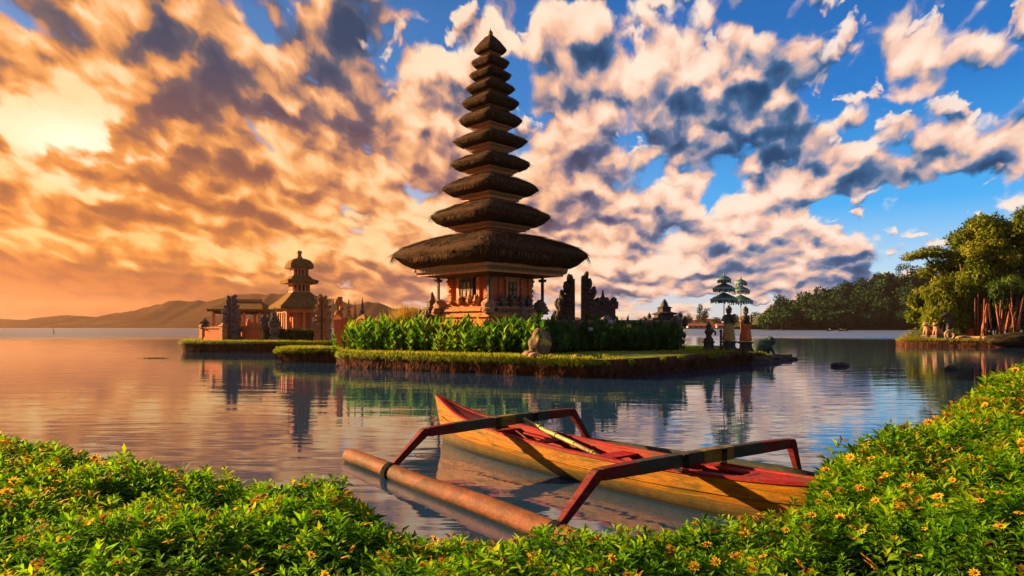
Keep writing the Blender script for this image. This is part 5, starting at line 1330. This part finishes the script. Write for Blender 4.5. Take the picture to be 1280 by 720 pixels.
# booms: each a dark middle spar, painted band and two red drooping ends
def boom(pts, band):
    n0, n1, f1, f0 = (Vector(L(*p)) for p in pts)
    d = f1 - n1
    m1, m2 = n1.lerp(f1, 0.30), n1.lerp(f1, 0.74)
    arch = lambda t: n1.lerp(f1, t) + Vector((0, 0, 0.015 * math.sin(math.pi * t)))
    spar = MB(); spar.bar([arch(t) for t in np.linspace(0.16, 0.80, 9)], 0.13, 0.155)
    sp = spar.build('boom', M['beamdark'], boat, 0.012)
    b = MB(); b.bar([arch(t) for t in np.linspace(band[0], band[1], 4)], 0.137, 0.162); b.build('painted_band', M['beamyellow'], sp)
    for e, a_, c_ in ((n0, 0.0, 0.18), (f0, 1.0, 0.78)):
        p1 = arch(a_); p2 = arch(c_)
        b = MB(); b.bar([p2, p1.lerp(p2, 0.4), p1.lerp(p2, 0.10)], [0.128, 0.12, 0.11], [0.15, 0.14, 0.13]); 
        b.bar([p1.lerp(p2, 0.08), p1 * 1.0, p1.lerp(e, 0.12)], [0.112, 0.112, 0.11], [0.128, 0.13, 0.125])
        b.bar([p1.lerp(e, 0.06), p1.lerp(e, 0.5), e], [0.11, 0.095, 0.08], [0.12, 0.10, 0.085])
        b.build('boom_end', M['deepred'], sp, 0.01)
    return sp
boom([(-1.77, 9.93, 0.13), (-1.32, 10.25, 0.61), (1.07, 12.14, 0.68), (1.43, 12.43, 0.08)], (0.42, 0.56))
boom([(0.45, 6.95, 0.13), (0.90, 7.31, 0.61), (3.98, 9.74, 0.54), (4.15, 9.87, 0.06)], (0.46, 0.62))
# lashings
for x, y in ((-1.77, 9.93), (0.45, 6.95)):
    c = Vector(L(x, y, 0.085)); b = MB()
    ax = (Vector(L(*fb)) - Vector(L(*fa))).normalized(); u = ax.cross(Vector((0, 0, 1))).normalized()
    for q in (-0.05, -0.025, 0.0, 0.03, 0.06):
        b.tube([c + ax * (q + 0.02 * math.sin(k)) + (u * math.cos(k * math.pi / 6) + Vector((0, 0, 1)) * math.sin(k * math.pi / 6)) * 0.128 for k in range(13)], 0.011, 5)
    b.tube([c + Vector((0, 0, 0.1)), c + ax * 0.1 + u * 0.1 + Vector((0, 0, 0.02)), c + ax * 0.16 + u * -0.13 + Vector((0, 0, -0.06))], 0.008, 5)
    b.build('lashing', M['rope'], boat)
# rope bindings where the booms cross the gunwales
for (n1, f1) in ((L(-1.32, 10.25, 0.61), L(1.07, 12.14, 0.68)), (L(0.90, 7.31, 0.61), L(3.98, 9.74, 0.54))):
    n1, f1 = Vector(n1), Vector(f1); ax = (f1 - n1).normalized(); u = ax.cross(Vector((0, 0, 1))).normalized()
    for yy in (-0.40, 0.38):
        q = (yy - n1.y) / (f1.y - n1.y); c = n1.lerp(f1, q); b = MB()
        for o_ in (-0.045, -0.015, 0.015, 0.045):
            b.tube([c + ax * (o_ + 0.008 * math.sin(k)) + u * (0.078 * a_) + Vector((0, 0, 0.092 * e_ - (0.015 if e_ < 0 else 0))) for k, (a_, e_) in enumerate(((-1, -1), (-1, 1), (0, 1.06), (1, 1), (1, -1), (0, -1.1), (-1, -1)))], 0.010, 5)
        b.build('lashing', M['rope'], boat)
# moored pole lying across
t = thing('bamboo_pole', (0, 0, 0), 'yellow green bamboo pole laid slanting across the inside of the boat', 'pole')
p0, p1 = P(644, 519, 11.6), P(762, 576, 9.55)
b = MB(); b.tube([p0, p0.lerp(p1, 0.33) - Vector((0, 0, 0.01)), p0.lerp(p1, 0.66), p1], [0.030, 0.034, 0.034, 0.030], 10)
b.build('cane', M['polewood'], t)
for f in (0.12, 0.3, 0.48, 0.67, 0.85):
    q = p0.lerp(p1, f); b = MB(); b.tube([q - (p1 - p0).normalized() * 0.012, q + (p1 - p0).normalized() * 0.012], 0.039, 10); b.build('node', M['polewood'], t)

# ================================================================== flowering bank in the foreground
edge = [(-16, 11.6), (-11, 10.2), (-6.9, 9.2), (-5.4, 8.35), (-4.2, 7.75), (-2.6, 6.95), (-1.56, 6.1), (-1.0, 5.5), (-0.59, 5.05), (-0.23, 4.85), (0.35, 4.98), (1.0, 5.3), (1.7, 5.5), (2.14, 5.65), (2.42, 5.85), (2.75, 6.3), (3.05, 6.9), (3.75, 7.5), (5.0, 8.55), (6.7, 10.2), (8.6, 12.6), (11.1, 15.0), (14.5, 18.0), (20, 22)]
EX = np.array([e[0] for e in edge]); EY = np.array([e[1] for e in edge])
def edge_y(x): return np.interp(x, EX, EY)
ZX = np.array([-16, -6.9, -4.2, -2.6, -1.5, -0.6, 0.4, 1.0, 2.1, 2.5, 3.0, 4.0, 5.0, 6.7, 9, 11.1, 20]); ZZ = np.array([0.80, 0.78, 0.76, 0.79, 0.80, 0.78, 0.79, 0.72, 0.63, 0.68, 0.86, 0.98, 1.08, 1.20, 1.28, 1.32, 1.4])
def vnoise(x, y, s, sd):
    """smooth lattice noise for arrays"""
    x = x * s + sd * 13.7; y = y * s + sd * 5.1
    xi = np.floor(x).astype(int); yi = np.floor(y).astype(int); fx = x - xi; fy = y - yi
    fx = fx * fx * (3 - 2 * fx); fy = fy * fy * (3 - 2 * fy)
    h = lambda a, b: (np.sin(a * 127.1 + b * 311.7) * 43758.5453) % 1.0
    return (h(xi, yi) * (1 - fx) + h(xi + 1, yi) * fx) * (1 - fy) + (h(xi, yi + 1) * (1 - fx) + h(xi + 1, yi + 1) * fx) * fy
def canopy(x, y):
    d = edge_y(x) - y                                  # distance to the waterside in depth
    z = np.interp(x, ZX, ZZ)
    z = z + 0.10 * np.clip((d - 1.0) / 3, 0, 1) * (np.abs(x) > 1)
    z = z + (vnoise(x, y, 1.1, 1) - 0.5) * 0.26 + (vnoise(x, y, 3.2, 2) - 0.5) * 0.20
    k = np.clip(d / 0.45, 0, 1)
    return 0.05 + (z - 0.05) * (0.35 + 0.65 * np.sqrt(k))
# soil under the plants
gx = np.linspace(-16, 20, 190); b = MB(); rows = []
for f in np.linspace(0, 1, 40):
    row = []
    for x in gx:
        y = edge_y(x) - 0.05 - f ** 1.4 * (edge_y(x) + 3)
        row.append((x, y, float(canopy(np.array([x]), np.array([y]))[0]) - 0.34 if f > 0 else -0.25))
    rows.append(row)
n = len(gx); vs = [p for r in rows for p in r]
b.add(vs, [(k * n + i, k * n + i + 1, (k + 1) * n + i + 1, (k + 1) * n + i) for k in range(len(rows) - 1) for i in range(n - 1)], 0, True)
struct(b.build('near_bank', M['soil']), 'dark soil bank under the foreground plants')
# shoots: rosettes of pointed leaves, denser close by
def shoots(n_try, r):
    x = r.uniform(-15, 19, n_try); d = r.uniform(0, 1, n_try) ** 1.5
    dep = edge_y(x) - 1.2
    y = edge_y(x) + 0.03 - d * dep
    dist = np.hypot(x, y)
    keep = (y > 1.2) & (np.abs(x) < y * 1.25 + 3.0) & (r.uniform(0, 1, n_try) < np.where(np.abs(x) < y * 0.86 + 0.9, 1.0, 0.6) * np.clip((6.5 / dist) ** 1.2, 0.12, 1) * np.clip(dep / 4.5, 0.3, 3.0) / 1.9)
    return x[keep], y[keep]
r9 = np.random.default_rng(9)
sx_, sy_ = shoots(40000, r9)
k = len(sx_); dist = np.hypot(sx_, sy_)
top = canopy(sx_, sy_) + r9.normal(0, 0.035, k)
tall = r9.uniform(0, 1, k) > 0.955
top = top + tall * r9.uniform(0.03, 0.12, k)
size = np.clip(0.056 + 0.0047 * dist, 0.066, 0.15) * r9.uniform(0.6, 1.35, k)
lean = np.column_stack([r9.normal(0, 0.32, k), r9.normal(0, 0.32, k) - 0.06, np.ones(k)]); lean = unit(lean)
a0 = r9.uniform(0, 6.283, k); tone0 = np.clip(r9.normal(0.53, 0.17, k) + 0.30 * (vnoise(sx_, sy_, 0.8, 4) - 0.5) + 0.25 * (vnoise(sx_, sy_, 2.6, 6) - 0.5), 0, 1)
Bs, Ds, Us, Ls, Ws, Ts = [], [], [], [], [], []
tx = unit(np.cross(lean, np.tile([0.31, 0.95, 0.0], (k, 1)))); ty = np.cross(lean, tx)
for j in range(15):
    lvl = j // 2                                       # opposite pairs, each pair turned by a right angle
    a = a0 + lvl * 1.5708 + (j % 2) * 3.14159 + r9.normal(0, 0.22, k)
    rad = tx * np.cos(a)[:, None] + ty * np.sin(a)[:, None]
    down = np.array([0.0, 0.22, 0.50, 0.80, 1.15, 1.6, 2.1, 2.8])[lvl] * size
    up = np.array([1.6, 0.95, 0.6, 0.38, 0.25, 0.15, 0.05, 0.0])[lvl]
    p = np.column_stack([sx_, sy_, top]) - lean * down[:, None] + rad * size[:, None] * 0.08
    Bs.append(p); Ds.append(unit(rad + lean * (up + r9.normal(0, 0.14, (k, 1))))); Us.append(lean * 1.0 - rad * up * 0.6)
    sc = np.array([0.55, 0.85, 1.05, 1.15, 1.1, 1.05, 1.0, 1.0])[lvl]
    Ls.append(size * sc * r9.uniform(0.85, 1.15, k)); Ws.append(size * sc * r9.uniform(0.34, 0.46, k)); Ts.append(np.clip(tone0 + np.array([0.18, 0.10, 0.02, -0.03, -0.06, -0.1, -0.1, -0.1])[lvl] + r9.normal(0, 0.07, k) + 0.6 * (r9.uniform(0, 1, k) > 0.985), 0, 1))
Bs, Ds, Us, Ls, Ws, Ts = (np.concatenate(q) for q in (Bs, Ds, Us, Ls, Ws, Ts))
cover_o = leaf_mesh('flowering_ground_cover', Bs, Ds, Us, Ls, Ws, Ts, M['cover'], None, True, 0.16, 0.20)
tag(cover_o, 'thick bright green ground cover with small orange yellow flowers along the near bank', 'ground cover', kind='stuff')
# flowers: daisies with pointed petals; the nearest hundred are parts, the rest one part
def petal_mat(name, c1, c2):
    m = mat(name, c1, c2, 30, 0.6, 0.0, spec=0.1)
    t = NT(m.node_tree); b = m.node_tree.nodes['Principled BSDF']; out = m.node_tree.nodes['Material Output']
    tr = t.new('ShaderNodeBsdfTranslucent'); t.put(tr.inputs['Color'], b.inputs['Base Color'].links[0].from_socket)
    mx = t.new('ShaderNodeMixShader'); mx.inputs[0].default_value = 0.45
    m.node_tree.links.new(b.outputs[0], mx.inputs[1]); m.node_tree.links.new(tr.outputs[0], mx.inputs[2]); m.node_tree.links.new(mx.outputs[0], out.inputs[0])
    return m
M['petal'] = petal_mat('orange yellow petal', (0.66, 0.36, 0.010), (0.72, 0.46, 0.015))
M['petal2'] = petal_mat('deep orange petal', (0.58, 0.14, 0.012), (0.64, 0.22, 0.015))
M['disc'] = petal_mat('flower disc', (0.35, 0.13, 0.01), (0.45, 0.20, 0.01))
def daisy(b, c, r, nrm, a0, pm=0):
    n_ = Vector(nrm).normalized(); u = n_.cross(Vector((0.3, 0.9, 0.1))).normalized(); v = n_.cross(u)
    for i in range(9):
        a = a0 + i * 2 * math.pi / 9; d = u * math.cos(a) + v * math.sin(a); s = u * -math.sin(a) + v * math.cos(a)
        q = [d * 0.2, d * 0.6 + s * 0.22 + n_ * 0.16, d * 1.0 + n_ * 0.10, d * 0.6 - s * 0.22 + n_ * 0.16]
        b.add([Vector(c) + p * r for p in q], [(0, 1, 2, 3)], pm)
    rs = [[Vector(c) + (u * math.cos(k_ * 1.0472) + v * math.sin(k_ * 1.0472)) * r * q + n_ * r * h for k_ in range(6)] for q, h in ((0.34, 0.05), (0.30, 0.22), (0.12, 0.30))]
    b.rings(rs, 1)
fx, fy = shoots(7600, np.random.default_rng(21))
w8 = np.random.default_rng(3); sel = w8.permutation(len(fx))[:1500]; fx, fy = fx[sel], fy[sel]
fz = canopy(fx, fy) + w8.uniform(0.005, 0.06, len(fx)); fd = np.hypot(fx, fy); o_ = np.argsort(fd + 100 * (np.abs(fx) > fy * 0.74))
fx, fy, fz, fd = fx[o_], fy[o_], fz[o_], fd[o_]
protos = []
for v_ in range(4):
    b = MB(); daisy(b, (0, 0, 0), 1.0, (0.15 * v_ - 0.2, -0.25, 1), v_ * 0.3)
    protos.append(b)
rest = MB(); meshes = {}
for i in range(len(fx)):
    r_ = (0.021 + 0.0032 * fd[i]) * w8.uniform(0.8, 1.25)
    if i < 100:
        kk = (i % 4, i % 3 == 0)
        if kk not in meshes:
            o = protos[kk[0]].build('flower', [M['petal2'] if kk[1] else M['petal'], M['disc']], cover_o); meshes[kk] = o.data
        else:
            o = bpy.data.objects.new('flower', meshes[kk]); COL.objects.link(o); o.parent = cover_o
        o.location = (fx[i], fy[i], fz[i]); o.scale = (r_,) * 3; o.rotation_euler = (w8.normal(0, 0.35), w8.normal(0, 0.35), w8.uniform(0, 6.28))
    else:
        daisy(rest, (fx[i], fy[i], fz[i]), r_, (w8.normal(0, 0.4), w8.normal(-0.2, 0.4), 1), w8.uniform(0, 6), 0)
o = rest.build('flowers', [M['petal'], M['disc']], cover_o); o['kind'] = 'stuff'

# ================================================================== air
hz = MB(); hz.box((0, 930, 42.5), (5600, 2900, 87))
hz = hz.build('haze', []); hz['kind'] = 'stuff'; hz['label'] = 'thin warm evening haze over the lake'; hz['category'] = 'haze'
hm = bpy.data.materials.new('haze'); hm.use_nodes = True; nt = hm.node_tree; nt.nodes.clear()
pv_ = nt.nodes.new('ShaderNodeVolumePrincipled'); oo = nt.nodes.new('ShaderNodeOutputMaterial')
pv_.inputs['Color'].default_value = (0.88, 0.58, 0.40, 1); pv_.inputs['Density'].default_value = 0.00010; pv_.inputs['Anisotropy'].default_value = 0.65
nt.links.new(pv_.outputs[0], oo.inputs['Volume']); hz.data.materials.append(hm)
